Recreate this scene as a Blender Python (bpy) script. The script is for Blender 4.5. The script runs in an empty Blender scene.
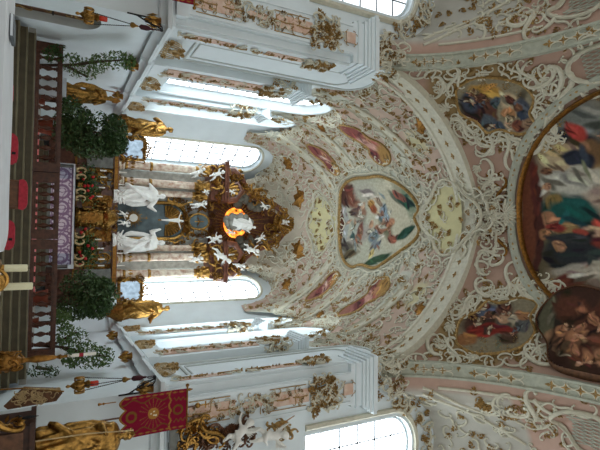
import bpy, math, random
import numpy as np
from mathutils import Vector, Matrix

SC = bpy.context.scene
COL = SC.collection
PI = math.pi
rnd = random.Random(7)

# ------------------------------------------------------------------ colours and materials
def lin(c):
    c = c / 255.0
    return c / 12.92 if c <= 0.04045 else ((c + 0.055) / 1.055) ** 2.4
def rgb(r, g, b):
    return (lin(r), lin(g), lin(b), 1.0)

MATS = {}
def mat(name, color, rough=0.6, metal=0.0, var=0.12, scale=6.0, bump=0.0, spec=0.4, vcol=False, color2=None, bscale=None):
    m = bpy.data.materials.new(name)
    m.use_nodes = True
    nt = m.node_tree
    b = nt.nodes['Principled BSDF']
    b.inputs['Roughness'].default_value = rough
    b.inputs['Metallic'].default_value = metal
    b.inputs['Specular IOR Level'].default_value = spec
    tc = nt.nodes.new('ShaderNodeTexCoord')
    nz = nt.nodes.new('ShaderNodeTexNoise')
    nz.inputs['Scale'].default_value = scale
    nz.inputs['Detail'].default_value = 5.0
    nt.links.new(tc.outputs['Object'], nz.inputs['Vector'])
    mx = nt.nodes.new('ShaderNodeMix')
    mx.data_type = 'RGBA'
    if vcol:
        at = nt.nodes.new('ShaderNodeAttribute')
        at.attribute_name = 'Col'
        mr = nt.nodes.new('ShaderNodeMapRange')
        mr.inputs['From Min'].default_value = 0.3
        mr.inputs['From Max'].default_value = 0.7
        mr.inputs['To Min'].default_value = 1.0 - var
        mr.inputs['To Max'].default_value = 1.0 + var
        nt.links.new(nz.outputs['Fac'], mr.inputs['Value'])
        mx.blend_type = 'MULTIPLY'
        mx.inputs['Factor'].default_value = 1.0
        nt.links.new(at.outputs['Color'], mx.inputs[6])
        nt.links.new(mr.outputs['Result'], mx.inputs[7])
    else:
        c2 = color2 or tuple([max(0.0, c * (1 - 2.2 * var)) for c in color[:3]] + [1.0])
        cr = nt.nodes.new('ShaderNodeMapRange')
        cr.inputs['From Min'].default_value = 0.35
        cr.inputs['From Max'].default_value = 0.68
        nt.links.new(nz.outputs['Fac'], cr.inputs['Value'])
        nt.links.new(cr.outputs['Result'], mx.inputs['Factor'])
        mx.inputs[6].default_value = color
        mx.inputs[7].default_value = c2
    nt.links.new(mx.outputs[2], b.inputs['Base Color'])
    if bump > 0:
        n2 = nt.nodes.new('ShaderNodeTexNoise')
        n2.inputs['Scale'].default_value = bscale or scale * 4
        nt.links.new(tc.outputs['Object'], n2.inputs['Vector'])
        bp = nt.nodes.new('ShaderNodeBump')
        bp.inputs['Strength'].default_value = bump
        bp.inputs['Distance'].default_value = 0.03
        nt.links.new(n2.outputs['Fac'], bp.inputs['Height'])
        nt.links.new(bp.outputs['Normal'], b.inputs['Normal'])
    MATS[name] = m
    return m
def emit(name, color, strength, var=0.0, scale=3.0):
    m = bpy.data.materials.new(name)
    m.use_nodes = True
    nt = m.node_tree
    nt.nodes.remove(nt.nodes['Principled BSDF'])
    e = nt.nodes.new('ShaderNodeEmission')
    e.inputs['Color'].default_value = color
    e.inputs['Strength'].default_value = strength
    if var > 0:
        tc = nt.nodes.new('ShaderNodeTexCoord')
        nz = nt.nodes.new('ShaderNodeTexNoise')
        nz.inputs['Scale'].default_value = scale
        mr = nt.nodes.new('ShaderNodeMapRange')
        mr.inputs['From Min'].default_value = 0.3
        mr.inputs['From Max'].default_value = 0.7
        mr.inputs['To Min'].default_value = strength * (1 - var)
        mr.inputs['To Max'].default_value = strength * (1 + var)
        nt.links.new(tc.outputs['Object'], nz.inputs['Vector'])
        nt.links.new(nz.outputs['Fac'], mr.inputs['Value'])
        nt.links.new(mr.outputs['Result'], e.inputs['Strength'])
    nt.links.new(e.outputs['Emission'], nt.nodes['Material Output'].inputs['Surface'])
    MATS[name] = m
    return m

mat('plaster', rgb(222, 233, 237), 0.75, var=0.03, scale=1.5)
mat('plaster_grey', rgb(198, 205, 203), 0.75, var=0.05, scale=2)
mat('stucco', rgb(206, 203, 184), 0.6, var=0.07, scale=8)
mat('stucco_green', rgb(178, 182, 166), 0.65, var=0.1, scale=6)
mat('pink', rgb(204, 178, 164), 0.7, var=0.08, scale=4)
mat('pink_marble', rgb(196, 158, 136), 0.45, var=0.16, scale=5, color2=rgb(216, 196, 180))
mat('gold', rgb(176, 134, 70), 0.3, 0.95, var=0.28, scale=14, bump=0.25)
mat('gold_matte', rgb(158, 112, 52), 0.4, 0.8, var=0.25, scale=12, bump=0.3)
mat('gold_dull', rgb(182, 148, 90), 0.55, 0.25, var=0.25, scale=10)
mat('gold_pale', rgb(198, 172, 126), 0.55, 0.2, var=0.2, scale=10)
mat('statue_white', rgb(232, 232, 226), 0.45, var=0.04, scale=6)
mat('marble_column', rgb(224, 214, 194), 0.3, var=0.3, scale=4.5, color2=rgb(172, 134, 112))
mat('marble_red', rgb(120, 76, 58), 0.3, var=0.3, scale=4, color2=rgb(78, 48, 38))
mat('marble_silver', rgb(200, 206, 202), 0.25, var=0.15, scale=5)
mat('marble_grey', rgb(120, 122, 116), 0.35, var=0.25, scale=4)
mat('altar_blue', rgb(96, 112, 116), 0.5, var=0.2, scale=3)
mat('wood_dark', rgb(70, 42, 28), 0.45, var=0.25, scale=9)
mat('wood_rail', rgb(94, 56, 38), 0.4, var=0.25, scale=9)
mat('wood_mid', rgb(112, 76, 52), 0.5, var=0.25, scale=9)
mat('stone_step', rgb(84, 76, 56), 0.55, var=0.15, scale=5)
mat('stone_tread_lit', rgb(126, 120, 94), 0.4, var=0.12, scale=5)  # paler tread slab, the highlight on the steps put into its colour
mat('floor_stone', rgb(168, 164, 154), 0.5, var=0.15, scale=3)
mat('carpet_red', rgb(196, 96, 92), 0.9, var=0.15, scale=40)
mat('cushion_red', rgb(180, 50, 66), 0.85, var=0.15, scale=20)
mat('cloth_white', rgb(214, 222, 228), 0.8, var=0.04, scale=3)
mat('iron', rgb(34, 34, 36), 0.5, 0.5, var=0.2)
mat('tassel', rgb(74, 28, 36), 0.8, var=0.2)
mat('glass_red', rgb(210, 58, 34), 0.2, var=0.1)
mat('wax', rgb(226, 222, 188), 0.5, var=0.05)
mat('wax_white', rgb(236, 234, 224), 0.5, var=0.03)
mat('leaf', rgb(66, 98, 44), 0.6, var=0.35, scale=10)
mat('leaf_light', rgb(96, 128, 66), 0.6, var=0.3, scale=10)
mat('leaf_dark', rgb(76, 106, 58), 0.6, var=0.35, scale=10)
mat('bark', rgb(80, 64, 50), 0.8, var=0.2)
mat('rose', rgb(190, 34, 32), 0.6, var=0.2, scale=30)
mat('terracotta', rgb(128, 70, 48), 0.7, var=0.15)
mat('book_grey', rgb(96, 104, 108), 0.6, var=0.2, scale=20)
mat('cloud', rgb(150, 150, 140), 0.7, var=0.15, scale=4)
mat('cloud_dark', rgb(112, 110, 98), 0.7, var=0.2, scale=4)
mat('lead', rgb(90, 96, 100), 0.5, 0.3)
mat('linen', rgb(206, 214, 220), 0.8, var=0.05)
mat('paint', (1, 1, 1, 1), 0.75, var=0.14, scale=9, vcol=True, spec=0.2)
mat('vault_paint', (1, 1, 1, 1), 0.8, var=0.06, scale=3, vcol=True, spec=0.2)
mat('textile', (1, 1, 1, 1), 0.9, var=0.08, scale=30, vcol=True, spec=0.1)
emit('pane_left', (0.86, 0.94, 1.0, 1), 1.5, 0.1)
emit('pane_unseen', (1.0, 0.97, 0.92, 1), 1.8, 0.1)
emit('pane_right', (0.88, 0.96, 1.0, 1), 7.0, 0.1)
emit('pane_choir', (0.86, 0.95, 1.0, 1), 5.5, 0.1)
emit('pane_apse', (0.84, 0.93, 1.0, 1), 2.6, 0.15)
emit('shrine_pane_glow', (0.62, 0.82, 1.0, 1), 0.4, 0.35, 5.0)  # glow stands in for window light reflected in the shrine glass
emit('pane_amber', (1.0, 0.25, 0.03, 1), 1.3, 0.95, 4.0)

# ------------------------------------------------------------------ mesh builder
def world_loc(o):
    v = Vector((0, 0, 0))
    while o is not None:
        v = v + o.location
        o = o.parent
    return v

class MB:
    def __init__(self):
        self.v = []; self.f = []; self.m = []; self.c = []; self.cur = 0
    def add(self, vs, fs):
        b = len(self.v)
        self.v.extend([tuple(p) for p in vs])
        self.f.extend([tuple(b + i for i in f) for f in fs])
        self.m.extend([self.cur] * len(fs))
        return self
    def box(self, c, s, rz=0.0, M=None):
        x, y, z = s[0] / 2, s[1] / 2, s[2] / 2
        vs = [Vector((a * x, b * y, d * z)) for a in (-1, 1) for b in (-1, 1) for d in (-1, 1)]
        R = M if M is not None else Matrix.Rotation(rz, 3, 'Z')
        vs = [R @ p + Vector(c) for p in vs]
        return self.add(vs, [(0, 1, 3, 2), (4, 6, 7, 5), (0, 4, 5, 1), (2, 3, 7, 6), (0, 2, 6, 4), (1, 5, 7, 3)])
    def bx(self, a, b):
        return self.box([(a[i] + b[i]) / 2 for i in range(3)], [abs(b[i] - a[i]) for i in range(3)])
    def tube(self, pts, r, n=6, flat=1.0, up=None):
        pts = [Vector(p) for p in pts]
        k = len(pts)
        rs = r if isinstance(r, (list, tuple)) else [r] * k
        vs = []; fs = []
        ref = Vector(up) if up is not None else None
        prev = None
        for i, p in enumerate(pts):
            t = (pts[min(i + 1, k - 1)] - pts[max(i - 1, 0)])
            if t.length < 1e-9: t = Vector((0, 0, 1))
            t.normalize()
            if ref is not None:
                a = ref.cross(t)
                if a.length < 1e-6: a = t.orthogonal()
            else:
                a = t.orthogonal() if prev is None else prev - t * prev.dot(t)
                if a.length < 1e-6: a = t.orthogonal()
            a.normalize(); prev = a
            b = t.cross(a)
            for j in range(n):
                th = 2 * PI * j / n
                vs.append(p + a * (math.cos(th) * rs[i]) + b * (math.sin(th) * rs[i] * flat))
        for i in range(k - 1):
            for j in range(n):
                fs.append((i * n + j, i * n + (j + 1) % n, (i + 1) * n + (j + 1) % n, (i + 1) * n + j))
        fs.append(tuple(range(n))[::-1]); fs.append(tuple((k - 1) * n + j for j in range(n)))
        return self.add(vs, fs)
    def lathe(self, prof, c=(0, 0, 0), n=14, axis=None, sq=None):
        # prof: (radius, height)
        M = Matrix.Identity(3)
        if axis is not None:
            M = Vector((0, 0, 1)).rotation_difference(Vector(axis)).to_matrix()
        vs = []; fs = []
        k = len(prof)
        for r, h in prof:
            for j in range(n):
                th = 2 * PI * (j + 0.5) / n
                vs.append(M @ Vector((r * math.cos(th), r * math.sin(th), h)) + Vector(c))
        for i in range(k - 1):
            for j in range(n):
                fs.append((i * n + j, i * n + (j + 1) % n, (i + 1) * n + (j + 1) % n, (i + 1) * n + j))
        fs.append(tuple(range(n))[::-1]); fs.append(tuple((k - 1) * n + j for j in range(n)))
        return self.add(vs, fs)
    def sph(self, c, r, n=10, m=7, M=None):
        r = r if isinstance(r, (list, tuple)) else (r, r, r)
        vs = []; fs = []
        for i in range(1, m):
            ph = PI * i / m
            for j in range(n):
                th = 2 * PI * j / n
                p = Vector((r[0] * math.sin(ph) * math.cos(th), r[1] * math.sin(ph) * math.sin(th), r[2] * math.cos(ph)))
                vs.append((M @ p if M is not None else p) + Vector(c))
        t = Vector((0, 0, r[2])); t = M @ t if M is not None else t
        top = len(vs); vs.append(Vector(c) + t); vs.append(Vector(c) - t)
        for i in range(m - 2):
            for j in range(n):
                fs.append((i * n + j, (i + 1) * n + j, (i + 1) * n + (j + 1) % n, i * n + (j + 1) % n))
        for j in range(n):
            fs.append((top, j, (j + 1) % n)); fs.append((top + 1, (m - 2) * n + (j + 1) % n, (m - 2) * n + j))
        return self.add(vs, fs)
    def cap(self, a, ra, b, rb, n=10):
        a = Vector(a); b = Vector(b); d = b - a
        L = d.length or 1e-6
        d = d / L
        prof = []
        for k in range(4):
            t = PI / 2 * (1 - k / 3.0)
            prof.append((max(1e-4, ra * math.cos(t)), -ra * math.sin(t)))
        for k in range(4):
            t = PI / 2 * k / 3.0
            prof.append((max(1e-4, rb * math.cos(t)), L + rb * math.sin(t)))
        return self.lathe(prof, a, n, axis=d)
    def prism(self, poly, n0, n1, O=(0, 0, 0), U=(1, 0, 0), V=(0, 0, 1), N=(0, 1, 0)):
        O = Vector(O); U = Vector(U); V = Vector(V); N = Vector(N)
        k = len(poly)
        vs = [O + U * a + V * b + N * n0 for a, b in poly] + [O + U * a + V * b + N * n1 for a, b in poly]
        fs = [tuple(range(k))[::-1], tuple(range(k, 2 * k))] + [(i, (i + 1) % k, k + (i + 1) % k, k + i) for i in range(k)]
        return self.add(vs, fs)
    def sweep(self, path, prof, closed=False):
        # path: list of (pos, side, up); prof: closed list of (side, up) offsets
        k = len(path); n = len(prof); vs = []; fs = []
        for p, s, u in path:
            p = Vector(p); s = Vector(s); u = Vector(u)
            for a, b in prof: vs.append(p + s * a + u * b)
        for i in range(k if closed else k - 1):
            q = (i + 1) % k
            for j in range(n):
                fs.append((i * n + j, i * n + (j + 1) % n, q * n + (j + 1) % n, q * n + j))
        if not closed:
            fs.append(tuple(range(n))[::-1]); fs.append(tuple((k - 1) * n + j for j in range(n)))
        return self.add(vs, fs)
    def grid(self, P):
        # P: array (a,b,3)
        a, b = P.shape[:2]
        base = len(self.v)
        self.v.extend(map(tuple, P.reshape(-1, 3).tolist()))
        fs = [(base + i * b + j, base + (i + 1) * b + j, base + (i + 1) * b + j + 1, base + i * b + j + 1) for i in range(a - 1) for j in range(b - 1)]
        self.f.extend(fs); self.m.extend([self.cur] * len(fs))
        return self
    def build(self, name, mats, parent=None, smooth=40, vcol=None):
        off = world_loc(parent) if parent is not None else Vector((0, 0, 0))
        me = bpy.data.meshes.new(name)
        vs = [(p[0] - off.x, p[1] - off.y, p[2] - off.z) for p in self.v]
        me.from_pydata(vs, [], self.f)
        for mm in (mats if isinstance(mats, (list, tuple)) else [mats]):
            me.materials.append(MATS[mm])
        if max(self.m or [0]) > 0:
            me.polygons.foreach_set('material_index', self.m)
        if smooth:
            me.polygons.foreach_set('use_smooth', [True] * len(me.polygons))
            me.set_sharp_from_angle(angle=math.radians(smooth))
        if vcol is not None:
            at = me.color_attributes.new('Col', 'FLOAT_COLOR', 'POINT')
            arr = np.ones((len(me.vertices), 4), dtype=np.float32)
            arr[:, :3] = vcol
            at.data.foreach_set('color', arr.ravel())
        me.update()
        o = bpy.data.objects.new(name, me)
        COL.objects.link(o)
        if parent is not None: o.parent = parent
        return o

def tag(o, label=None, cat=None, group=None, kind=None):
    if label: o['label'] = label
    if cat: o['category'] = cat
    if group: o['group'] = group
    if kind: o['kind'] = kind
    return o
def thing(name, label, cat, loc=(0, 0, 0), group=None):
    o = bpy.data.objects.new(name, None)
    COL.objects.link(o)
    o.location = loc
    o.empty_display_size = 0.1
    return tag(o, label, cat, group)
def struct(mb, name, mats, parent=None, **k):
    o = mb.build(name, mats, parent, **k)
    if parent is None: o['kind'] = 'structure'
    return o
def dup(root, loc=None, rz=None, label=None, group=None, scale=None):
    def cp(o, par):
        c = o.copy(); COL.objects.link(c)
        if par is not None: c.parent = par
        for ch in [q for q in bpy.data.objects if q.parent == o]: cp(ch, c)
        return c
    r = cp(root, None)
    if loc is not None: r.location = loc
    if rz is not None: r.rotation_euler = (0, 0, rz)
    if scale is not None: r.scale = scale
    if label: r['label'] = label
    if group: r['group'] = group
    return r
# ------------------------------------------------------------------ vault surfaces
HX = 5.05
def sup(u, n=1.65):
    u = np.clip(np.abs(u), 0, 1)
    return np.power(np.clip(1 - np.power(u, n), 0, 1), 1 / n)
def arch_z(X): return 11.5 + 4.55 * sup(np.asarray(X, float) / HX)
def side_z(Y): return 11.5 + 4.1 * sup((np.asarray(Y, float) - 7.2) / 5.5)
def choir_z(X, Y):
    X = np.asarray(X, float); Y = np.asarray(Y, float)
    yd = np.clip(Y - 20.5, 0, None) / 6.3
    z = 10.6 + 5.3 * np.sqrt(np.clip(1 - (X / HX) ** 2 - yd ** 2, 0, 1))
    for yc, hw, h in ((14.55, 1.2, 1.7), (18.2, 1.5, 2.2), (21.45, 1.3, 2.1)):
        t = np.clip(1 - ((Y - yc) / hw) ** 2, 0, 1)
        zl = np.where(np.abs(Y - yc) < hw, 10.7 + h * np.sqrt(t) + 0.62 * (HX - np.abs(X)), 0)
        z = np.maximum(z, zl)
    for s in (-1, 1):
        dx, dy = s * .854, .52
        a = X * dx + (Y - 22.4) * dy
        b = (-X * dy + (Y - 22.4) * dx) * s
        t = np.clip(1 - ((b - .25) / 1.5) ** 2, 0, 1)
        zl = np.where((np.abs(b - .25) < 1.5) & (a > 0), 10.4 + 2.3 * np.sqrt(t) + 0.5 * (4.9 - a), 0)
        z = np.maximum(z, np.minimum(zl, 15.0))
    return z
def nave_z(X, Y):
    f = sup(np.asarray(X, float) / HX); g = sup((np.asarray(Y, float) - 7.2) / 5.5)
    return 11.5 + 4.55 * f + 4.1 * g - 3.25 * f * g

class Surf:
    """a vault as a height over the floor; frame() gives a point, two tangents and the inward normal"""
    def __init__(self, F): self.F = F
    def z(self, x, y): return float(self.F(x, y))
    def frame(self, x, y, h=0.12):
        zx = (self.z(x + h, y) - self.z(x - h, y)) / (2 * h)
        zy = (self.z(x, y + h) - self.z(x, y - h)) / (2 * h)
        n = Vector((zx, zy, -1.0)).normalized()
        e1 = Vector((1, 0, zx)).normalized()
        e2 = n.cross(e1).normalized()
        if e2.y > 0: e2 = -e2          # e1 to the right, e2 towards the nave
        return Vector((x, y, self.z(x, y))), e1, e2, n
    def place(self, x, y):
        P, e1, e2, n = self.frame(x, y)
        def f(a, b, lift=0.0):
            q = P + e1 * a + e2 * b
            for _ in range(2):
                d = self.z(q.x, q.y) - q.z
                q = q + n * (d * n.z)
                if abs(d) > 1.0: break
            if (q - (P + e1 * a + e2 * b)).length > 0.5: q = P + e1 * a + e2 * b
            return q + n * lift
        return f, n
class Plane:
    def __init__(self, O, U, V):
        self.O = Vector(O); self.U = Vector(U).normalized(); self.V = Vector(V).normalized()
        self.N = self.U.cross(self.V).normalized()
    def place(self, x, y):
        O = self.O + self.U * x + self.V * y
        return (lambda a, b, lift=0.0: O + self.U * a + self.V * b + self.N * lift), self.N
CH = Surf(choir_z); NV = Surf(nave_z)

# ------------------------------------------------------------------ rococo ornament
def curl_path(kind, n=18, tight=1.0):
    """2-D C- or S-scroll of unit chord, both ends spiralling"""
    pts = []; th = 0.0; x = y = 0.0
    for i in range(n):
        t = 2.0 * i / (n - 1) - 1
        k = (1.3 + 7.5 * tight * abs(t) ** 2.6)
        if kind == 'S' and t > 0: k = -k
        if kind == 'J': k = 0.5 + (9.0 * tight * max(0, t) ** 1.6)
        pts.append((x, y)); ds = 2.0 / (n - 1)
        th += k * ds / 2; x += math.cos(th) * ds / 2; y += math.sin(th) * ds / 2; th += k * ds / 2
        x += math.cos(th) * ds / 2; y += math.sin(th) * ds / 2
    P = np.array(pts); c = (P.max(0) + P.min(0)) / 2; P = P - c
    m = P[n // 2 + 1] - P[n // 2 - 1]; a = math.atan2(m[1], m[0])
    R = np.array([[math.cos(-a), -math.sin(-a)], [math.sin(-a), math.cos(-a)]])
    P = P @ R.T
    L = P[:, 0].max() - P[:, 0].min()
    return P / L
CURLS = {(k, t): curl_path(k, 18, t) for k in 'CSJ' for t in (1.0,)}
def scroll(mb, f, kind='C', ang=0.0, size=0.6, w=0.06, flip=1, lift=0.03, n=5, at=(0, 0)):
    P = CURLS[(kind, 1.0)]
    ca, sa = math.cos(ang), math.sin(ang)
    pts = []; rr = []
    for i, (px, py) in enumerate(P):
        px *= size; py *= size * flip
        pts.append(f(at[0] + px * ca - py * sa, at[1] + px * sa + py * ca, lift))
        t = i / (len(P) - 1)
        rr.append(w * (0.42 + 0.75 * math.sin(PI * t)) if kind != 'J' else w * (1.1 - 0.7 * t))
    up = (f(0, 0, 1.0) - f(0, 0, 0.0))
    mb.tube(pts, rr, n, flat=0.9, up=up)
    e = pts[-1]; mb.sph(e, w * 0.9, 6, 4)
    if kind != 'J': mb.sph(pts[0], w * 0.9, 6, 4)
def leaf(mb, f, x, y, ang, L, W, lift=0.02, h=0.04):
    ca, sa = math.cos(ang), math.sin(ang)
    def q(a, b, l): return f(x + a * ca - b * sa, y + a * sa + b * ca, l)
    vs = [q(0, 0, lift), q(L * .45, W / 2, lift), q(L, 0, lift + h * .3), q(L * .45, -W / 2, lift), q(L * .45, 0, lift + h), q(L * .4, 0, -0.01)]
    mb.add(vs, [(0, 1, 4), (1, 2, 4), (2, 3, 4), (3, 0, 4), (1, 0, 5), (2, 1, 5), (3, 2, 5), (0, 3, 5)])
def spray(mb, f, x, y, ang, size, n=5, spread=1.2, lift=0.02, R=rnd):
    """a fan of acanthus leaves along a bent stem"""
    for i in range(n):
        t = (i + .5) / n
        a = ang + (R.random() - .5) * 0.5
        cx = x + math.cos(ang) * size * t * .7; cy = y + math.sin(ang) * size * t * .7
        for s in (-1, 1):
            leaf(mb, f, cx, cy, a + s * spread * (1 - .4 * t), size * (.52 - .2 * t), size * .2, lift, .05 + .03 * R.random())
    leaf(mb, f, x + math.cos(ang) * size * .6, y + math.sin(ang) * size * .6, ang, size * .45, size * .2, lift, .06)
def shell(mb, f, x, y, ang, size, n=7, lift=0.03):
    for i in range(n):
        a = ang + (i - (n - 1) / 2) * (2.2 / n)
        L = size * (1 - .12 * abs(i - (n - 1) / 2))
        c, s = math.cos(a), math.sin(a)
        mb.tube([f(x + c * L * t, y + s * L * t, lift) for t in (.1, .5, .85, 1.0)], [size * .03, size * .075, size * .1, size * .05], 5)
    mb.sph(f(x, y, lift), size * .16, 7, 5)

# ------------------------------------------------------------------ painting by brush strokes
def noise2(P, Q, seed, fr):
    R = random.Random(seed); z = 0
    for k in range(5):
        a = R.random() * 6.28; F = fr * (0.6 + R.random() * 1.2)
        z = z + np.sin((P * math.cos(a) + Q * math.sin(a)) * F * 6.28 + R.random() * 6.28)
    return z / 5
def paint(P, Q, base, blobs, seed=1, warp=0.02, fr=4.0, grain=0.10, strokes=5):
    """P,Q in 0..1 over the picture; blobs = (p, q, rp, rq, angle, (r,g,b), softness); each is worked over with brush strokes"""
    p = P + warp * noise2(P, Q, seed, fr) + warp * .6 * noise2(P, Q, seed + 5, fr * 2.7)
    q = Q + warp * noise2(P, Q, seed + 1, fr) + warp * .6 * noise2(P, Q, seed + 6, fr * 2.7)
    out = np.zeros(P.shape + (3,)); out[...] = np.array([lin(c) for c in base])
    R = random.Random(seed * 7 + 1); allb = []
    for b in blobs:
        allb.append(b)
        x, y, rx, ry, an, colr, sf = b
        for k in range(strokes):
            a = R.random() * 6.28; r = R.random() ** .5 * .85
            dx, dy = rx * r * math.cos(a), ry * r * math.sin(a)
            L = min(max(rx, ry), 2.4 * min(rx, ry)) * (.3 + .35 * R.random()); a2 = an + (0 if rx > ry else PI / 2) + R.gauss(0, .5)
            m = R.choice((.55, .7, .85, 1.15, 1.3))
            allb.append((x + dx * math.cos(an) - dy * math.sin(an), y + dx * math.sin(an) + dy * math.cos(an), L, L * (.18 + .15 * R.random()), a2, tuple(min(235, c * m + R.gauss(0, 5)) for c in colr), .6))
    n1, n2 = P.shape
    for x, y, rx, ry, an, colr, sf in allb:
        rr = max(rx, ry) * math.sqrt(1 + sf) + warp * 1.7
        i0 = max(0, int((x - rr) * (n1 - 1))); i1 = min(n1, int((x + rr) * (n1 - 1)) + 2)
        j0 = max(0, int((y - rr) * (n2 - 1))); j1 = min(n2, int((y + rr) * (n2 - 1)) + 2)
        if i1 <= i0 or j1 <= j0: continue
        pp = p[i0:i1, j0:j1]; qq = q[i0:i1, j0:j1]
        ca, sa = math.cos(an), math.sin(an)
        u = ((pp - x) * ca + (qq - y) * sa) / rx; v = (-(pp - x) * sa + (qq - y) * ca) / ry
        d = u * u + v * v
        m = np.clip((1 + sf - d) / (2 * sf), 0, 1)[..., None]
        out[i0:i1, j0:j1] = out[i0:i1, j0:j1] * (1 - m) + m * np.array([lin(max(0, c)) for c in colr])
    out *= (1 + grain * noise2(P, Q, seed + 9, fr * 5))[..., None]
    return np.clip(out, 0.002, 1)
def figure_blobs(p, q, s, ang, robe, robe2, skin=(196, 150, 118), R=rnd):
    """strokes that read as one draped painted figure"""
    c, sn = math.cos(ang), math.sin(ang)
    def at(a, b): return p + s * (a * c - b * sn), q + s * (a * sn + b * c)
    L = []
    x, y = at(.35, .12); L.append((x, y, .75 * s, .42 * s, ang + .3, tuple(int(k * .55) for k in robe), .5))
    x, y = at(.3, 0); L.append((x, y, .62 * s, .34 * s, ang, robe, .35))
    x, y = at(-.05, .1); L.append((x, y, .34 * s, .24 * s, ang + .7, robe2, .35))
    x, y = at(.62, -.16); L.append((x, y, .3 * s, .16 * s, ang - .5, robe2, .4))
    x, y = at(-.18, -.28); L.append((x, y, .3 * s, .08 * s, ang + 1.2 + R.random(), skin, .3))
    x, y = at(-.45, .02); L.append((x, y, .14 * s, .12 * s, ang, (92, 62, 44), .4))
    x, y = at(-.42, 0); L.append((x, y, .1 * s, .09 * s, ang, skin, .3))
    return L
def inside(poly, X, Y):
    c = np.zeros(X.shape, bool); n = len(poly)
    for i in range(n):
        x1, y1 = poly[i]; x2, y2 = poly[(i + 1) % n]
        if y1 == y2: continue
        k = ((y1 > Y) != (y2 > Y)) & (X < (x2 - x1) * (Y - y1) / (y2 - y1) + x1)
        c ^= k
    return c
def smooth_loop(pts, n=6):
    """Catmull-Rom closed loop"""
    out = []; k = len(pts)
    for i in range(k):
        p0, p1, p2, p3 = [np.array(pts[(i + d) % k], float) for d in (-1, 0, 1, 2)]
        for j in range(n):
            t = j / n
            out.append(tuple(0.5 * ((2 * p1) + (-p0 + p2) * t + (2 * p0 - 5 * p1 + 4 * p2 - p3) * t * t + (-p0 + 3 * p1 - 3 * p2 + p3) * t ** 3)))
    return out
def painted_patch(name, S, loop, n1, n2, base, blobs, lift, parent, seed, flip_p=None, **kw):
    """a picture lying on a vault S inside a loop of floor-plan points; p runs from the altar end to the nave end"""
    xs = [a for a, b in loop]; ys = [b for a, b in loop]
    x0, x1, y0, y1 = min(xs), max(xs), min(ys), max(ys)
    Y = np.linspace(y1, y0, n1)[:, None] * np.ones((1, n2)); X = np.ones((n1, 1)) * np.linspace(x0, x1, n2)[None, :]
    h = 0.05
    Z = S.F(X, Y); zx = (S.F(X + h, Y) - S.F(X - h, Y)) / (2 * h); zy = (S.F(X, Y + h) - S.F(X, Y - h)) / (2 * h)
    ln = np.sqrt(1 + zx ** 2 + zy ** 2)
    V = np.stack([X + zx / ln * lift, Y + zy / ln * lift, Z - lift / ln], -1)
    P = np.linspace(0, 1, n1)[:, None] * np.ones((1, n2)); Q = np.ones((n1, 1)) * np.linspace(0, 1, n2)[None, :]
    colr = paint(P, Q, base, blobs, seed, **kw)
    ins = inside(loop, X, Y)
    mb = MB()
    idx = -np.ones((n1, n2), int); keep = np.zeros((n1, n2), bool)
    cell = ins[:-1, :-1] & ins[1:, :-1] & ins[:-1, 1:] & ins[1:, 1:]
    for d in ((0, 0), (1, 0), (0, 1), (1, 1)):
        keep[d[0]:n1 - 1 + d[0], d[1]:n2 - 1 + d[1]] |= cell
    idx[keep] = np.arange(keep.sum())
    mb.v = [tuple(t) for t in V[keep].tolist()]
    I, J = np.nonzero(cell)
    mb.f = [(int(idx[i, j]), int(idx[i, j + 1]), int(idx[i + 1, j + 1]), int(idx[i + 1, j])) for i, j in zip(I, J)]
    mb.m = [0] * len(mb.f)
    return mb.build(name, 'paint', parent, smooth=60, vcol=colr[keep] * .8)
def frame_on(mb, S, loop, w, h, lift=0.0, out=0.0):
    """a raised moulding along a loop of floor-plan points on a vault"""
    path = []; k = len(loop)
    P = []
    for (x, y) in loop:
        p, e1, e2, n = S.frame(x, y); P.append((p, n))
    for i in range(k):
        t = (P[(i + 1) % k][0] - P[i - 1][0]).normalized()
        n = P[i][1]; s = t.cross(n).normalized()
        path.append((P[i][0] + s * out + n * lift, s, n))
    prof = [(-w / 2, 0), (-w / 2, h * .5), (-w * .2, h), (w * .2, h * .75), (w / 2, h * .35), (w / 2, 0)]
    mb.sweep(path, prof, closed=True)
    return path
# ------------------------------------------------------------------ the shell of the church
SIDE = {-1: 'left', 1: 'right'}
def wall_holes(mb, M, a0, a1, z0, z1, holes):
    """holes: (centre, half width, sill, spring); M(a, z, depth) gives the point; returns the outlines"""
    outs = []; a = a0
    for c, hw, sill, spring, rise in holes:
        mb.add([M(a, z0, 0), M(c - hw, z0, 0), M(c - hw, z1, 0), M(a, z1, 0)], [(0, 1, 2, 3)])
        mb.add([M(c - hw, z0, 0), M(c + hw, z0, 0), M(c + hw, sill, 0), M(c - hw, sill, 0)], [(0, 1, 2, 3)])
        n = 16
        arc = [(c - hw * math.cos(PI * k / n), spring + rise * math.sin(PI * k / n)) for k in range(n + 1)]
        for k in range(n):
            (p, q), (r, s) = arc[k], arc[k + 1]
            mb.add([M(p, q, 0), M(r, s, 0), M(r, z1, 0), M(p, z1, 0)], [(0, 1, 2, 3)])
        outs.append([(c - hw, sill)] + arc + [(c + hw, sill)])
        a = c + hw
    mb.add([M(a, z0, 0), M(a1, z0, 0), M(a1, z1, 0), M(a, z1, 0)], [(0, 1, 2, 3)])
    return outs
WN = [0]
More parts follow.
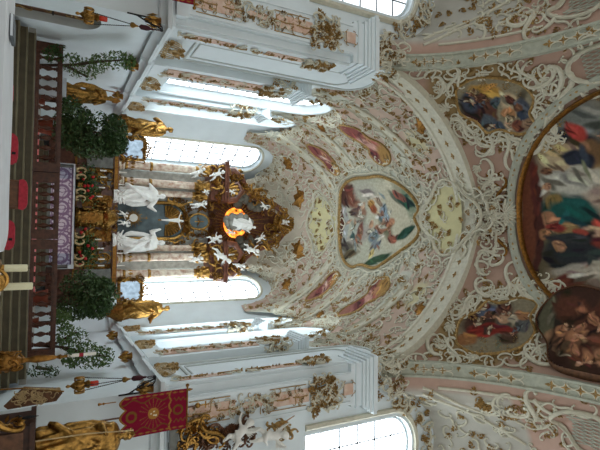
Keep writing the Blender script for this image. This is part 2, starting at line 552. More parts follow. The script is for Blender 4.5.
def window(M, hole, depth, pane_mat, inset=0.12, bars=(3, 8), lead=0.028, splay=True):
    """reveal, frame, panes and leading of one arched window"""
    WN[0] += 1
    c, hw, sill, spring, rise = hole
    n = 16
    def outline(k):
        w = hw * k
        return [(c - w, sill + (1 - k) * hw)] + [(c - w * math.cos(PI * i / n), spring + rise * k * math.sin(PI * i / n)) for i in range(n + 1)] + [(c + w, sill + (1 - k) * hw)]
    k1 = 1 - inset / hw
    root = MB()
    A, B = outline(1), outline(k1)
    m = len(A)
    root.add([M(p, q, 0) for p, q in A] + [M(p, q, depth) for p, q in B], [(i, (i + 1) % m, m + (i + 1) % m, m + i) for i in range(m)])
    w = struct(root, 'window_%d' % WN[0], 'plaster', smooth=50)
    # moulded frame round the glass
    fr = MB()
    C = outline(k1 * .93)
    fr.add([M(p, q, depth) for p, q in B] + [M(p, q, depth - .06) for p, q in B] + [M(p, q, depth - .06) for p, q in C] + [M(p, q, depth) for p, q in C],
           [(k * m + i, k * m + (i + 1) % m, (k + 1) * m + (i + 1) % m, (k + 1) * m + i) for k in range(3) for i in range(m)])
    fr.build('window_frame', 'plaster', w)
    pn = MB()
    pn.add([M(p, q, depth + .01) for p, q in B], [tuple(range(m))])
    pn.build('pane', pane_mat, w, smooth=0)
    ld = MB()
    top = spring + rise * k1
    for i in range(1, bars[0]):
        a = c - hw * k1 + 2 * hw * k1 * i / bars[0]
        u = (a - c) / (hw * k1)
        ld.tube([M(a, sill, depth - .02), M(a, spring + rise * k1 * math.sqrt(max(0, 1 - u * u)), depth - .02)], lead, 4)
    for i in range(1, bars[1]):
        z = sill + (top - sill) * i / bars[1]
        h = hw * k1 if z < spring else hw * k1 * math.sqrt(max(0, 1 - ((z - spring) / (rise * k1)) ** 2))
        ld.tube([M(c - h, z, depth - .02), M(c + h, z, depth - .02)], lead, 4)
    ld.build('leading', 'lead', w)
    return w
def hood(M, hole, w=0.16, h=0.07, name='window_moulding', parent=None, k=1.08):
    """raised moulding round an arched opening"""
    c, hw, sill, spring, rise = hole
    n = 20; path = []
    pts = [(c - hw * k, sill), (c - hw * k, spring)] + [(c - hw * k * math.cos(PI * i / n), spring + rise * k * math.sin(PI * i / n)) for i in range(1, n)] + [(c + hw * k, spring), (c + hw * k, sill)]
    mb = MB()
    for i in range(len(pts) - 1):
        a, b = pts[i], pts[i + 1]
        mb.tube([M(a[0], a[1], -.01), M(b[0], b[1], -.01)], w / 2, 6, flat=h / w * 2)
    return mb

# floors and steps
mb = MB(); mb.bx((-12, -7, -.2), (12, 13.2, 0)); struct(mb, 'floor', 'floor_stone', smooth=0)
mb = MB(); mb.bx((-5.05, 15.28, .9), (5.05, 27, 1.078)); struct(mb, 'floor', 'floor_stone', smooth=0)
mb = MB()
for k in range(6):
    y = 15.2 - .35 * k; z = 1.08 - .18 * k
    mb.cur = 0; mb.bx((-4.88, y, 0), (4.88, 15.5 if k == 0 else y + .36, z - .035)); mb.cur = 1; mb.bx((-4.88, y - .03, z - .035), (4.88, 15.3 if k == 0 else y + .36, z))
struct(mb, 'trim_1', ['stone_step', 'stone_tread_lit'], smooth=0)
st = bpy.data.objects['trim_1']; st['label'] = 'dark grey stone steps rising to the communion rail'
mb = MB(); mb.bx((-3.2, 16.2, 1.08), (3.2, 21.3, 1.095)); tag(mb.build('carpet', 'carpet_red', smooth=0), 'red carpet on the choir floor behind the communion rail', 'carpet')
mb = MB(); mb.bx((-3.0, 21.6, 1.08), (3.0, 25.9, 1.25)); mb.bx((-2.7, 22.0, 1.25), (2.7, 25.9, 1.42)); struct(mb, 'trim_2', 'stone_step', smooth=0)

CHOIR_HOLES = [(18.3, 1.0, 5.3, 11.55, 1.1), (21.45, .88, 5.3, 11.5, 1.0)]
for s in (-1, 1):
    nm = SIDE[s]
    # nave side wall (behind the transept arm), with a window
    Mn = lambda a, z, d, s=s: Vector((s * (11.5 + d), a, z))
    hn = (6.0, 1.6, 3.2, 11.0, 1.4)
    mb = MB(); wall_holes(mb, Mn, -6.5, 13.0, 0, 17.5, [(-2.0, 1.6, 3.2, 11.0, 1.4), hn])
    struct(mb, 'wall_' + nm, 'plaster', smooth=0)
    for h in ((-2.0, 1.6, 3.2, 11.0, 1.4), hn): window(Mn, h, .3, 'pane_unseen', bars=(4, 9))
    # front wall with the chancel pier and the big window beside it
    mb = MB()
    mb.bx((s * 4.9, 12.68, 0), (s * 6.4, 13.5, 14.2))
    struct(mb, 'wall_pier_' + nm, 'plaster', smooth=0)
    Mf = lambda a, z, d, s=s: Vector((s * a, 12.7 + d, z))
    hf = (7.95, 1.06, 8.6, 12.0, .85)
    mb = MB(); wall_holes(mb, Mf, 6.3, 11.6, 0, 17.3, [hf])
    struct(mb, 'wall_front_' + nm, 'plaster', smooth=0)
    w = window(Mf, hf, .25, 'pane_left' if s < 0 else 'pane_right', inset=.06, bars=(3, 6))
    hood(Mf, hf, .22, .1, k=1.2).build('window_moulding', 'stucco', w)
    # choir side wall
    Mc = lambda a, z, d, s=s: Vector((s * (5.05 + d), a, z))
    mb = MB(); wall_holes(mb, Mc, 13.4, 22.65, 0, 13.6, ([(14.05, .6, .3, 2.2, .5)] if s < 0 else []) + CHOIR_HOLES)
    struct(mb, 'wall_choir_' + nm, 'plaster', smooth=0)
    for h in CHOIR_HOLES:
        w = window(Mc, h, .35, 'pane_choir', inset=.2, bars=(3, 12))
        hood(Mc, h, .15, .07, k=1.06).build('window_moulding', 'plaster', w)
    # slanting apse wall with its tall window
    A = Vector((s * 5.05, 22.55, 0)); B = Vector((s * 2.45, 26.75, 0))
    U = (B - A).normalized(); Nn = Vector((s * U.y * s, -U.x * s * s, 0)); Nn = Vector((s * abs(U.y), abs(U.x), 0))
    Ma = lambda a, z, d, A=A, U=U, Nn=Nn: A + U * a + Nn * d + Vector((0, 0, z))
    L = (B - A).length
    ha = (2.72, 1.0, 5.5, 11.35, .85)
    mb = MB(); wall_holes(mb, Ma, 0, L, 0, 14.0, [ha]); struct(mb, 'wall_apse_' + nm, 'plaster', smooth=0)
    w = window(Ma, ha, .25, 'pane_apse' if s < 0 else 'pane_choir', inset=.06, bars=(4, 9), lead=.032)
    hood(Ma, ha, .15, .07, k=1.08).build('window_moulding', 'stucco', w)
mb = MB(); mb.add([(-2.5, 26.7, 0), (2.5, 26.7, 0), (2.5, 26.7, 14), (-2.5, 26.7, 14)], [(0, 1, 2, 3)]); struct(mb, 'wall_apse', 'plaster', smooth=0)
Mb = lambda a, z, d: Vector((a, -6.5 - d, z))
hb = [(-7.0, 1.6, 3.0, 10.0, 1.4), (0, 2.2, 3.0, 11.0, 2.0), (7.0, 1.6, 3.0, 10.0, 1.4)]  # unseen back-wall windows, added to lift the light on the lower walls
mb = MB(); wall_holes(mb, Mb, -11.6, 11.6, 0, 17.3, hb); struct(mb, 'wall_back', 'plaster', smooth=0)
for h in hb: window(Mb, h, .3, 'pane_unseen', bars=(4, 9))
mb = MB(); mb.bx((-12, -6.9, 17), (12, 13.6, 17.2)); mb.bx((-7.5, 13.4, 16.6), (7.5, 27.5, 16.8)); struct(mb, 'ceiling', 'plaster', smooth=0)
mb = MB(); mb.bx((-11.6, -6.6, 15.4), (11.6, 1.4, 15.6)); struct(mb, 'ceiling', 'pink', smooth=0)

# ------------------------------------------------------------------ vaults
def bay_z(X, Y):
    z = side_z(Y) + .12
    t = np.clip(1 - ((np.abs(X) - 7.95) / 1.9) ** 2, 0, 1)
    zl = np.where(t > 0, 11.6 + 2.25 * np.sqrt(t) + .75 * (12.7 - Y), 0)
    return np.maximum(z, np.minimum(zl, 15.7))
def vault_colours(X, Y, fn):
    return fn(X, Y)
VK = .84
def mixc(c, m, colr):
    m = np.clip(m, 0, 1)[..., None]
    return c * (1 - m) + m * np.array([lin(k) for k in colr])
def choir_paint(X, Y, Z):
    c = np.zeros(X.shape + (3,)); c[...] = np.array([lin(k) for k in (204, 180, 164)])
    n = noise2(X / 5, Y / 5, 3, 4.0)
    # pale grey-green stucco grounds round the picture
    d = (X / 3.1) ** 2 + ((Y - 18.8) / 4.1) ** 2
    c = mixc(c, (1.15 - d + n * .35) * 3, (200, 202, 186))
    # straw-coloured panels before and behind the picture
    for yc, ry, rx in ((13.95, 1.45, 1.4), (23.1, .95, 1.7)):
        d = (X / rx) ** 2 + ((Y - yc) / ry) ** 2
        c = mixc(c, (1.0 - d + n * .15) * 12, (212, 206, 160))
    for yc in (16.2, 19.9, 22.6):
        c = mixc(c, (0.42 - np.abs(Y - yc + .25 * (5.05 - np.abs(X)) * .5)) * 8 * (np.abs(X) > 2.2), (206, 208, 194))
    for yc in (14.6, 18.2, 21.4):
        d = ((np.abs(X) - 4.5) / .8) ** 2 + ((Y - yc) / .75) ** 2
        c = mixc(c, (1 - d + n * .3) * 2.0, (198, 176, 160))
    for k in (-1, 1):
        d = ((X - k * 3.1) / .6) ** 2 + ((Y - 14.6) / .6) ** 2
        c = mixc(c, (1 - d + n * .3) * 1.2, (212, 206, 168))
    c = mixc(c, np.clip((Y - 23.9) / 1.2, 0, .75) * 1.0, (204, 198, 176))
    return c * VK
a = np.linspace(-PI / 2, PI / 2, 121)[:, None]
yv = np.concatenate([np.linspace(13.3, 20.5, 84), 20.5 + 6.29 * np.sin(np.linspace(0.02, PI / 2, 56))])[None, :]
wv = HX * np.sqrt(np.clip(1 - (np.clip(yv - 20.5, 0, None) / 6.3) ** 2, 1e-4, 1))
X = np.sin(a) * wv; Y = yv + 0 * X; Z = choir_z(X, Y)
mb = MB(); mb.grid(np.stack([X, Y, Z], -1))
o = mb.build('ceiling_choir', 'vault_paint', smooth=50, vcol=choir_paint(X, Y, Z).reshape(-1, 3)); o['kind'] = 'structure'
def nave_paint(X, Y, Z):
    c = np.zeros(X.shape + (3,)); c[...] = np.array([lin(k) for k in (200, 168, 150)])
    n = noise2(X / 5, Y / 5, 8, 4.0)
    for k in (-1, 1):
        d = ((X - k * 3.9) / 1.5) ** 2 + ((Y - 11.3) / 1.5) ** 2
        c = mixc(c, (.95 - d + n * .3) * 5, (172, 146, 102))
    return c * VK * .84
b = np.linspace(-PI / 2, PI / 2, 121)[None, :]
X = HX * np.sin(a) + 0 * b; Y = 7.2 + 5.5 * np.sin(b) + 0 * a; Z = nave_z(X, Y)
mb = MB(); mb.grid(np.stack([X, Y, Z], -1))
o = mb.build('ceiling_nave', 'vault_paint', smooth=60, vcol=nave_paint(X, Y, Z).reshape(-1, 3)); o['kind'] = 'structure'

# chancel arch: band with two fillets
def arch_point(t): # t in -1..1
    x = HX * math.sin(t * PI / 2)
    return x, float(arch_z(x))
mb = MB()
n = 90
path = []
for i in range(n + 1):
    t = -1 + 2 * i / n
    x, z = arch_point(t)
    xa, za = arch_point(max(-1, t - .01)); xb, zb = arch_point(min(1, t + .01))
    T = Vector((xb - xa, 0, zb - za)).normalized()
    N = Vector((T.z, 0, -T.x))
    if N.z > 0 and abs(x) < 4.5: N = -N
    path.append((Vector((x, 12.62, z)), Vector((0, 1, 0)), N))
band = [(0, -.3), (0, .1), (.1, .1), (.14, .05), (.22, .03), (.7, .03), (.78, .05), (.82, .1), (.94, .1), (.94, -.3)]
mb.sweep(path, band)
o = struct(mb, 'trim_3', 'stucco', smooth=35); o['label'] = 'white stucco chancel arch between nave and choir'
# side arches of the nave, and the narrow vault over each window bay
for s in (-1, 1):
    mb = MB(); path = []
    for i in range(n + 1):
        t = -1 + 2 * i / n
        y = 7.2 + 5.5 * math.sin(t * PI / 2)
        z = float(side_z(y)); e = .02
        T = Vector((0, 2 * e, float(side_z(min(12.7, y + e))) - float(side_z(max(1.7, y - e))))).normalized()
        N = Vector((0, T.z, -T.y))
        if N.z > 0: N = -N
        path.append((Vector((s * 5.0, y, z)), Vector((s, 0, 0)), N))
    mb.sweep(path, [(0, -.3), (0, .1), (.06, .1), (.09, .03), (.42, .03), (.45, .1), (.52, .1), (.52, -.3)])
    o = struct(mb, 'trim_%d' % (4 if s < 0 else 5), 'stucco_green', smooth=35)
    yy = 7.2 + 5.5 * np.sin(np.linspace(-PI / 2, PI / 2, 100))[:, None]; xx = s * np.linspace(5.45, 11.6, 70)[None, :]
    XX = xx + 0 * yy; YY = yy + 0 * xx; ZZ = bay_z(XX, YY)
    mb = MB(); mb.grid(np.stack([XX, YY, ZZ], -1))
    c = np.zeros(XX.shape + (3,)); c[...] = np.array([lin(k) for k in (200, 168, 152)])
    d = np.abs(np.abs(XX) - 7.95) / 2.0
    c = mixc(c, (1.05 - d) * 9 * (YY > 10.2), (198, 196, 186))
    # grey-green wedge between the side arch and the window lunette
    wd = (np.abs(XX) < 7.4) & (np.abs(XX) > 5.95) & (YY > 9.3) & (YY < 11.6) & (d > 1.02)
    c[wd] = np.array([lin(k) for k in (176, 190, 178)])
    o = mb.build('ceiling_transept_' + SIDE[s], 'vault_paint', smooth=50, vcol=c.reshape(-1, 3) * VK); o['kind'] = 'structure'
# ------------------------------------------------------------------ dado cornice, panels, pilasters
def moulding_run(pts, prof, name, mats, label=None):
    """horizontal moulding; pts = (x, y, z), inward side normals taken from the run; prof = (out, up)"""
    mb = MB(); path = []
    for i, p in enumerate(pts):
        p = Vector(p)
        a = Vector(pts[max(0, i - 1)]); b = Vector(pts[min(len(pts) - 1, i + 1)])
        d1 = (p - a).normalized() if i > 0 else (b - p).normalized()
        d2 = (b - p).normalized() if i < len(pts) - 1 else d1
        n1 = Vector((d1.y, -d1.x, 0)); n2 = Vector((d2.y, -d2.x, 0))
        m = (n1 + n2).normalized(); m = m / max(.4, m.dot(n1))
        path.append((p, m, Vector((0, 0, 1))))
    mb.sweep(path, prof)
    return struct(mb, name, mats, smooth=30)
LEDGE = [(0, -.05), (.05, -.05), (.07, .0), (.12, .06), (.2, .12), (.26, .14), (.26, .24), (.2, .28), (.12, .3), (.1, .38), (0, .38)]
for s in (-1, 1):
    pts = [(s * 11.0, 12.68, 4.05), (s * 4.88, 12.66, 4.05), (s * 4.88, 13.5, 4.05), (s * 4.94, 13.52, 4.05), (s * 4.94, 15.5, 4.05), (s * 4.86, 15.52, 4.05), (s * 4.86, 16.85, 4.05),
           (s * 4.94, 16.87, 4.05), (s * 4.94, 19.35, 4.05), (s * 4.86, 19.37, 4.05), (s * 4.86, 20.35, 4.05), (s * 4.94, 20.37, 4.05), (s * 4.94, 22.5, 4.05), (s * 3.9, 24.1, 4.05)]
    if s > 0: pr = [(-a, b) for a, b in LEDGE]
    else: pr = LEDGE
    moulding_run(pts, pr, 'trim_%d' % (6 if s < 0 else 7), 'plaster')
    # blind panel of the first choir bay
    mb = MB()
    F = lambda a, z, d=0.0, s=s: Vector((s * (5.05 - d), a, z))
    for k, (i, w) in enumerate(((0.0, .09), (.3, .06))):
        y0, y1, z0, z1 = 13.62 + i, 15.42 - i, 5.35 + i * .5, 11.55
        r = (y1 - y0) / 2; c = (y0 + y1) / 2
        if k == 1: z1 = 10.9
        loop = [(y0, z0), (y0, z1)] + [(c - r * math.cos(PI * j / 12), z1 + .8 * r * math.sin(PI * j / 12)) for j in range(1, 12)] + [(y1, z1), (y1, z0), (y0, z0)]
        for p, q in zip(loop, loop[1:]):
            mb.tube([F(p[0], p[1], .02), F(q[0], q[1], .02)], w / 2, 6)
    struct(mb, 'trim_%d' % (8 if s < 0 else 9), 'plaster_grey', smooth=40)

def gold_sprig(mb, f, x, y, L, R):
    """upright gilded sprig on a pilaster panel"""
    mb.tube([f(x, y - L / 2, .03), f(x + .03, y, .04), f(x, y + L / 2, .03)], .018, 5)
    for k in range(4):
        t = -L / 2 + L * (k + .5) / 4
        for sgn in (-1, 1):
            leaf(mb, f, x, y + t, PI / 2 - sgn * .9, L * .16 + .02, .045, .01, .02)
def capital_stucco(mw, mg, f, w, h, R, dense=26, gold=1.5):
    for i in range(dense):
        x = (R.random() - .5) * w; y = (R.random() - .5) * h
        scroll(mw, f, R.choice('CSJ'), R.random() * 6.28, .2 + R.random() * .26, .026 + .016 * R.random(), R.choice((-1, 1)), .03 + .07 * R.random(), 5, (x, y))
    for i in range(int(dense * gold)):
        x = (R.random() - .5) * w * .9; y = (R.random() - .5) * h * .9
        spray(mg, f, x, y, R.random() * 6.28, .18 + R.random() * .16, 3, 1.1, .08, R)

WORDS = {-1: 'left', 1: 'right'}
def cap_block(c, sx, sy, z0, steps):
    mb = MB()
    for (o, za, zb) in steps:
        mb.box((c[0], c[1], z0 + (za + zb) / 2), (sx + 2 * o, sy + 2 * o, zb - za))
    return mb
CAPSTEPS = [(0, 0, .16), (.05, .16, .24), (.0, .24, .4), (.07, .4, .5), (.14, .5, .58), (.2, .58, .7), (.26, .7, .82), (.2, .82, .9)]
for s in (-1, 1):
    R = random.Random(20 + s)
    sd = WORDS[s]
    # ---- front pilaster of the chancel arch
    t = thing('pilaster', '%s front pilaster of the chancel arch with rose panels, rocaille capital and stepped cornice' % ('tall left-hand' if s < 0 else 'tall right-hand'), 'pilaster', (s * 5.6, 12.66, 4.4))
    mb = MB(); mb.bx((s * 5.12, 12.5, 4.42), (s * 6.15, 12.69, 10.15)); mb.bx((s * 5.05, 12.44, 4.42), (s * 6.22, 12.69, 4.75))
    for x in (5.2, 6.07): mb.bx((s * (x - .04), 12.46, 4.75), (s * (x + .04), 12.52, 10.1))
    mb.build('shaft', 'plaster', t, smooth=0)
    f0 = Plane((s * 5.6, 12.49, 0), (1, 0, 0), (0, 0, 1))
    def fz(x, y):
        return f0.place(x, y)[0]
    for (z0, z1) in ((4.95, 6.25), (7.35, 8.6)):
        mb = MB(); mb.bx((s * 5.4, 12.47, z0), (s * 5.8, 12.51, z1)); mb.build('rose_panel', 'pink_marble', t, smooth=0)
    mb = MB(); mb.prism([(-.1, 6.55), (0, 6.4), (.1, 6.55), (.05, 6.75), (.1, 7.0), (0, 7.15), (-.1, 7.0), (-.05, 6.75)], -.03, .0, (s * 5.6, 12.49, 0)); mb.build('rose_panel', 'pink_marble', t, smooth=0)
    mg = MB(); mw = MB()
    for z in (5.3, 5.95, 7.7, 8.3): gold_sprig(mg, fz(0, 0), 0, z, .5, R)
    for k in range(60):
        z = 4.95 + 3.65 * R.random(); x = R.choice((-1, 1)) * (.1 + .14 * R.random())
        scroll(mw if k % 2 else mg, fz(0, 0), R.choice('CSJ'), R.random() * 6.28, .16 + .12 * R.random(), .014, R.choice((-1, 1)), .02, 5, (x, z))
        if k % 2: spray(mg, fz(0, 0), x, z, R.random() * 6.28, .13, 2, 1.0, .02, R)
    for z in (6.3, 6.75, 7.2):
        for k in range(5): spray(mg, fz(0, 0), (R.random() - .5) * .3, z + (R.random() - .5) * .3, R.random() * 6.28, .16, 2, 1.1, .02, R)
        for k in range(7): scroll(mw, fz(0, 0), R.choice('CS'), R.random() * 6.28, .24, .022, R.choice((-1, 1)), .03, 5, ((R.random() - .5) * .5, z + (R.random() - .5) * .4))
    for x in (-s * .32, s * .3): mg.tube([fz(0, 0)(x, 4.95, .01), fz(0, 0)(x, 6.1, .01)], .014, 4); mg.tube([fz(0, 0)(x, 7.3, .01), fz(0, 0)(x, 8.5, .01)], .014, 4)
    for z in (5.0, 6.2, 7.3): gold_sprig(mg, fz(0, 0), s * .02, z, .25, R)
    capital_stucco(mw, mg, f0.place(0, 9.15)[0], .95, 1.0, R, 40, .9)
    # small rose cartouche below the cornice
    mb = MB(); mb.box((s * 5.62, 12.44, 10.0), (.34, .06, .34)); mb.build('rose_panel', 'pink_marble', t, smooth=0)
    for a0 in range(4): scroll(mg, f0.place(0, 10.0)[0], 'C', a0 * PI / 2, .34, .02, -1, .06, 5, (.19 * math.sin(a0 * PI / 2), -.19 * math.cos(a0 * PI / 2)))
    mw.build('stucco_scrollwork', 'stucco', t); mg.build('gilded_leafwork', 'gold_dull', t)
    cap_block((s * 5.55, 13.0), 1.35, 1.0, 10.15, CAPSTEPS).build('cornice', 'plaster', t, smooth=0)
    # crest above the cornice where the ribs spring
    c2 = thing('stucco_crest', '%s white and gold stucco crest on top of the chancel arch cornice' % sd, 'stucco ornament', (s * 5.4, 12.5, 11.05))
    mw = MB(); mg = MB()
    pl = Plane((s * 5.45, 12.45, 11.6), (1, 0, 0), (0, -.35, 1)).place(0, 0)[0]
    capital_stucco(mw, mg, pl, 1.3, 1.2, R, 44, .5)
    pl = Plane((s * 4.98, 12.9, 11.6), (0, -s, 0), (-s * .3, 0, 1)).place(0, 0)[0]
    capital_stucco(mw, mg, pl, .7, 1.2, R, 20, .5)
    mw.build('stucco_scrollwork', 'stucco', c2); mg.build('gilded_leafwork', 'gold_dull', c2)
    # ---- narrow pilaster on the inside of the arch
    t = thing('pilaster', '%s narrow pilaster inside the chancel arch, facing across the choir' % sd, 'pilaster', (s * 4.9, 13.1, 4.4))
    mb = MB(); mb.bx((s * 4.82, 12.75, 4.42), (s * 4.93, 13.42, 10.15)); mb.build('shaft', 'plaster', t, smooth=0)
    mb = MB(); mb.bx((s * 4.8, 12.94, 4.8), (s * 4.83, 13.2, 6.3)); mb.build('rose_panel', 'pink_marble', t, smooth=0)
    mb = MB(); mb.bx((s * 4.8, 12.94, 7.3), (s * 4.83, 13.2, 8.6)); mb.build('rose_panel', 'pink_marble', t, smooth=0)
    f1 = Plane((s * 4.8, 13.07, 0), (0, -s, 0), (0, 0, 1))
    mg = MB(); mw = MB()
    for z in (4.95, 5.4, 6.1, 6.5, 7.0, 7.4, 8.2): gold_sprig(mg, f1.place(0, 0)[0], 0, z, .35, R)
    for k in range(26): spray(mg, f1.place(0, 0)[0], (R.random() - .5) * .26, 4.8 + 3.9 * R.random(), R.random() * 6.28, .08, 2, 1, .0, R)
    for z in (4.8, 6.4, 7.0, 8.7):
        for k in range(5): scroll(mw, f1.place(0, 0)[0], 'C', R.random() * 6.28, .22, .02, 1, .02, 5, ((R.random() - .5) * .3, z + (R.random() - .5) * .3))
    capital_stucco(mw, mg, f1.place(0, 9.1)[0], .6, 1.0, R, 22, .6)
    mw.build('stucco_scrollwork', 'stucco', t); mg.build('gilded_leafwork', 'gold_dull', t)
    # ---- choir pilasters
    for k, (y0, y1, x) in enumerate(((15.6, 16.75, 4.78), (19.45, 20.25, 4.8))):
        yc = (y0 + y1) / 2
        t = thing('pilaster', '%s choir pilaster with rose marble strip, %s' % (sd, ('nearer the chancel arch', 'nearer the high altar')[k]), 'pilaster', (s * 5.0, yc, 4.4))
        mb = MB(); mb.bx((s * x, y0, 4.42), (s * 5.1, y1, 9.75)); mb.bx((s * (x - .05), y0 - .05, 4.42), (s * 5.1, y1 + .05, 4.8))
        mb.build('shaft', 'plaster', t, smooth=0)
        mb = MB(); mb.bx((s * (x - .03), y0 + .25, 4.95), (s * (x + .02), y1 - .25, 8.4)); mb.build('rose_panel', 'pink_marble', t, smooth=0)
        f1 = Plane((s * (x - .03), yc, 0), (0, -s, 0), (0, 0, 1))
        mg = MB(); mw = MB()
        for z in np.arange(5.0, 8.4, .55): gold_sprig(mg, f1.place(0, 0)[0], 0, float(z), .4, R)
        for z in np.arange(4.9, 8.4, .7):
            for q in range(6):
                scroll(mw, f1.place(0, 0)[0], 'S', R.random() * 6.28, .3, .022, 1, .02, 5, ((R.random() - .5) * .7, float(z)))
                spray(mg, f1.place(0, 0)[0], (R.random() - .5) * .6, float(z) + R.random() * .6, R.random() * 6.28, .11, 2, 1, .0, R)
        capital_stucco(mw, mg, f1.place(0, 9.0)[0], (y1 - y0), 1.1, R, 26, .7)
        capital_stucco(mw, mg, Plane((s * (x + .14), y0 - .03, 9.0), (1, 0, 0), (0, 0, 1)).place(0, 0)[0], .3, 1.1, R, 8, .6)
        cap_block((s * (x + .16), yc), .36, (y1 - y0) - .1, 9.6, [(a * .8, b * .75, c * .75) for a, b, c in CAPSTEPS]).build('cornice', 'plaster', t, smooth=0)
        f2 = Plane((s * (x - .02), yc, 11.1), (0, -s, 0), (-s * .25, 0, 1)).place(0, 0)[0]
        capital_stucco(mw, mg, f2, (y1 - y0) * .8, .8, R, 9, .5)
        pass
        mw.build('stucco_scrollwork', 'stucco', t); mg.build('gilded_leafwork', 'gold_dull', t)
    # ---- rocaille crests standing on the ledge
    for k, (y, w) in enumerate(((14.45, 1.3), (18.05, 1.5), (21.4, 1.3))):
        pos = ('in the blind bay by the chancel arch', 'under the first choir window', 'under the window nearest the altar')[k]
        t = thing('rocaille', '%s gilded crest on the wall ledge, %s' % (sd, pos), 'stucco ornament', (s * 4.95, y, 4.43))
        f1 = Plane((s * 4.9, y, 4.75), (0, -s, 0), (-s * .15, 0, 1)).place(0, 0)[0]
        mg = MB(); mw = MB()
        for i in range(9):
            u = (i - 4) / 4
            scroll(mg, f1, 'J', PI / 2 + u * .5, .6 - .2 * abs(u), .024, -1 if u < 0 else 1, .05, 5, (u * w * .45, .1 - .1 * abs(u)))
            scroll(mg, f1, 'C', u * .8, .26, .018, -1, .05, 5, (u * w * .45, -.2))
        shell(mg, f1, 0, -.05, PI / 2, .42, 7, .08)
        mg.build('shell', 'gold_pale', t)
        for sg in (-1, 1):
            spray(mw, f1, sg * .2, .1, PI / 2 - sg * .5, .28, 3, 1.0, .06, R); spray(mw, f1, sg * .45, -.2, PI / 2 - sg * 1.1, .28, 3, 1.0, .06, R)
        mw.sph(f1(0, .15, .1), (.08, .07, .12)); mw.sph(f1(0, .34, .1), (.06, .06, .07))
        mw.build('gilded_leafwork', 'gold_dull', t)
    # ---- gilded brackets hanging under the ledge
    for k, (x, y) in enumerate(((4.78, 12.55), (4.76, 16.1), (4.76, 19.85))):
        lab = ('on the corner of the chancel arch', 'under the first choir pilaster', 'under the choir pilaster nearest the altar')[k]
        t = tag(None or bpy.data.objects.new('gilded_bracket', None), '%s gilded acanthus bracket below the wall ledge, %s' % (sd, lab), 'bracket')
        COL.objects.link(t); t.location = (s * x, y, 3.6)
        mb = MB()
        mb.lathe([(.02, 3.6), (.05, 3.66), (.04, 3.76), (.09, 3.9), (.13, 4.02)], (s * x, y, 0), 8)
        mb.build('corbel', 'gold_matte', t)
        mg = MB()
        for i in range(7):
            an = i * .9
            q = Vector((s * x + math.cos(an) * .1, y + math.sin(an) * .1, 3.95))
            f1 = lambda a, b, l=0, q=q, an=an: q + Vector((math.cos(an) * (.05 + l - .12 * (a / .4) ** 2) - math.sin(an) * b, math.sin(an) * (.05 + l - .12 * (a / .4) ** 2) + math.cos(an) * b, -a))
            leaf(mg, f1, 0, 0, 0, .3, .13, .02, .04)
        mg.build('acanthus_leaf', 'gold', t)
# ------------------------------------------------------------------ ceiling pictures and stucco
def ring_scrolls(mw, mg, S, loop, size, every, R, out=.25, sgn=1):
    L = len(loop); acc = 0
    for i in range(L):
        x, y = loop[i]; x2, y2 = loop[(i + 1) % L]
        d = math.hypot(x2 - x, y2 - y); acc += d
        if acc < every: continue
        acc = 0
        f, n = S.place(x, y)
        _, e1, e2, _ = S.frame(x, y)
        px, py, _ = S.frame(x2, y2)[0] - S.frame(x, y)[0]
        T = (S.frame(x2, y2)[0] - S.frame(x, y)[0])
        ang = math.atan2(T.dot(e2), T.dot(e1))
        o = ang + sgn * PI / 2
        c = (math.cos(o) * out, math.sin(o) * out)
        scroll(mw, f, R.choice('CSC'), ang + (R.random() - .5) * .5, size * (.8 + .4 * R.random()), size * .062, sgn * R.choice((1, 1, -1)), .05, 5, c)
        if R.random() < .75: spray(mg, f, c[0] * 1.9, c[1] * 1.9, o + (R.random() - .5), size * .5, 3, 1.0, .02, R)
        if R.random() < .5: scroll(mw, f, 'J', o + R.random() - .5, size * .6, size * .07, R.choice((-1, 1)), .04, 5, (c[0] * 1.8, c[1] * 1.8))

R = random.Random(5)
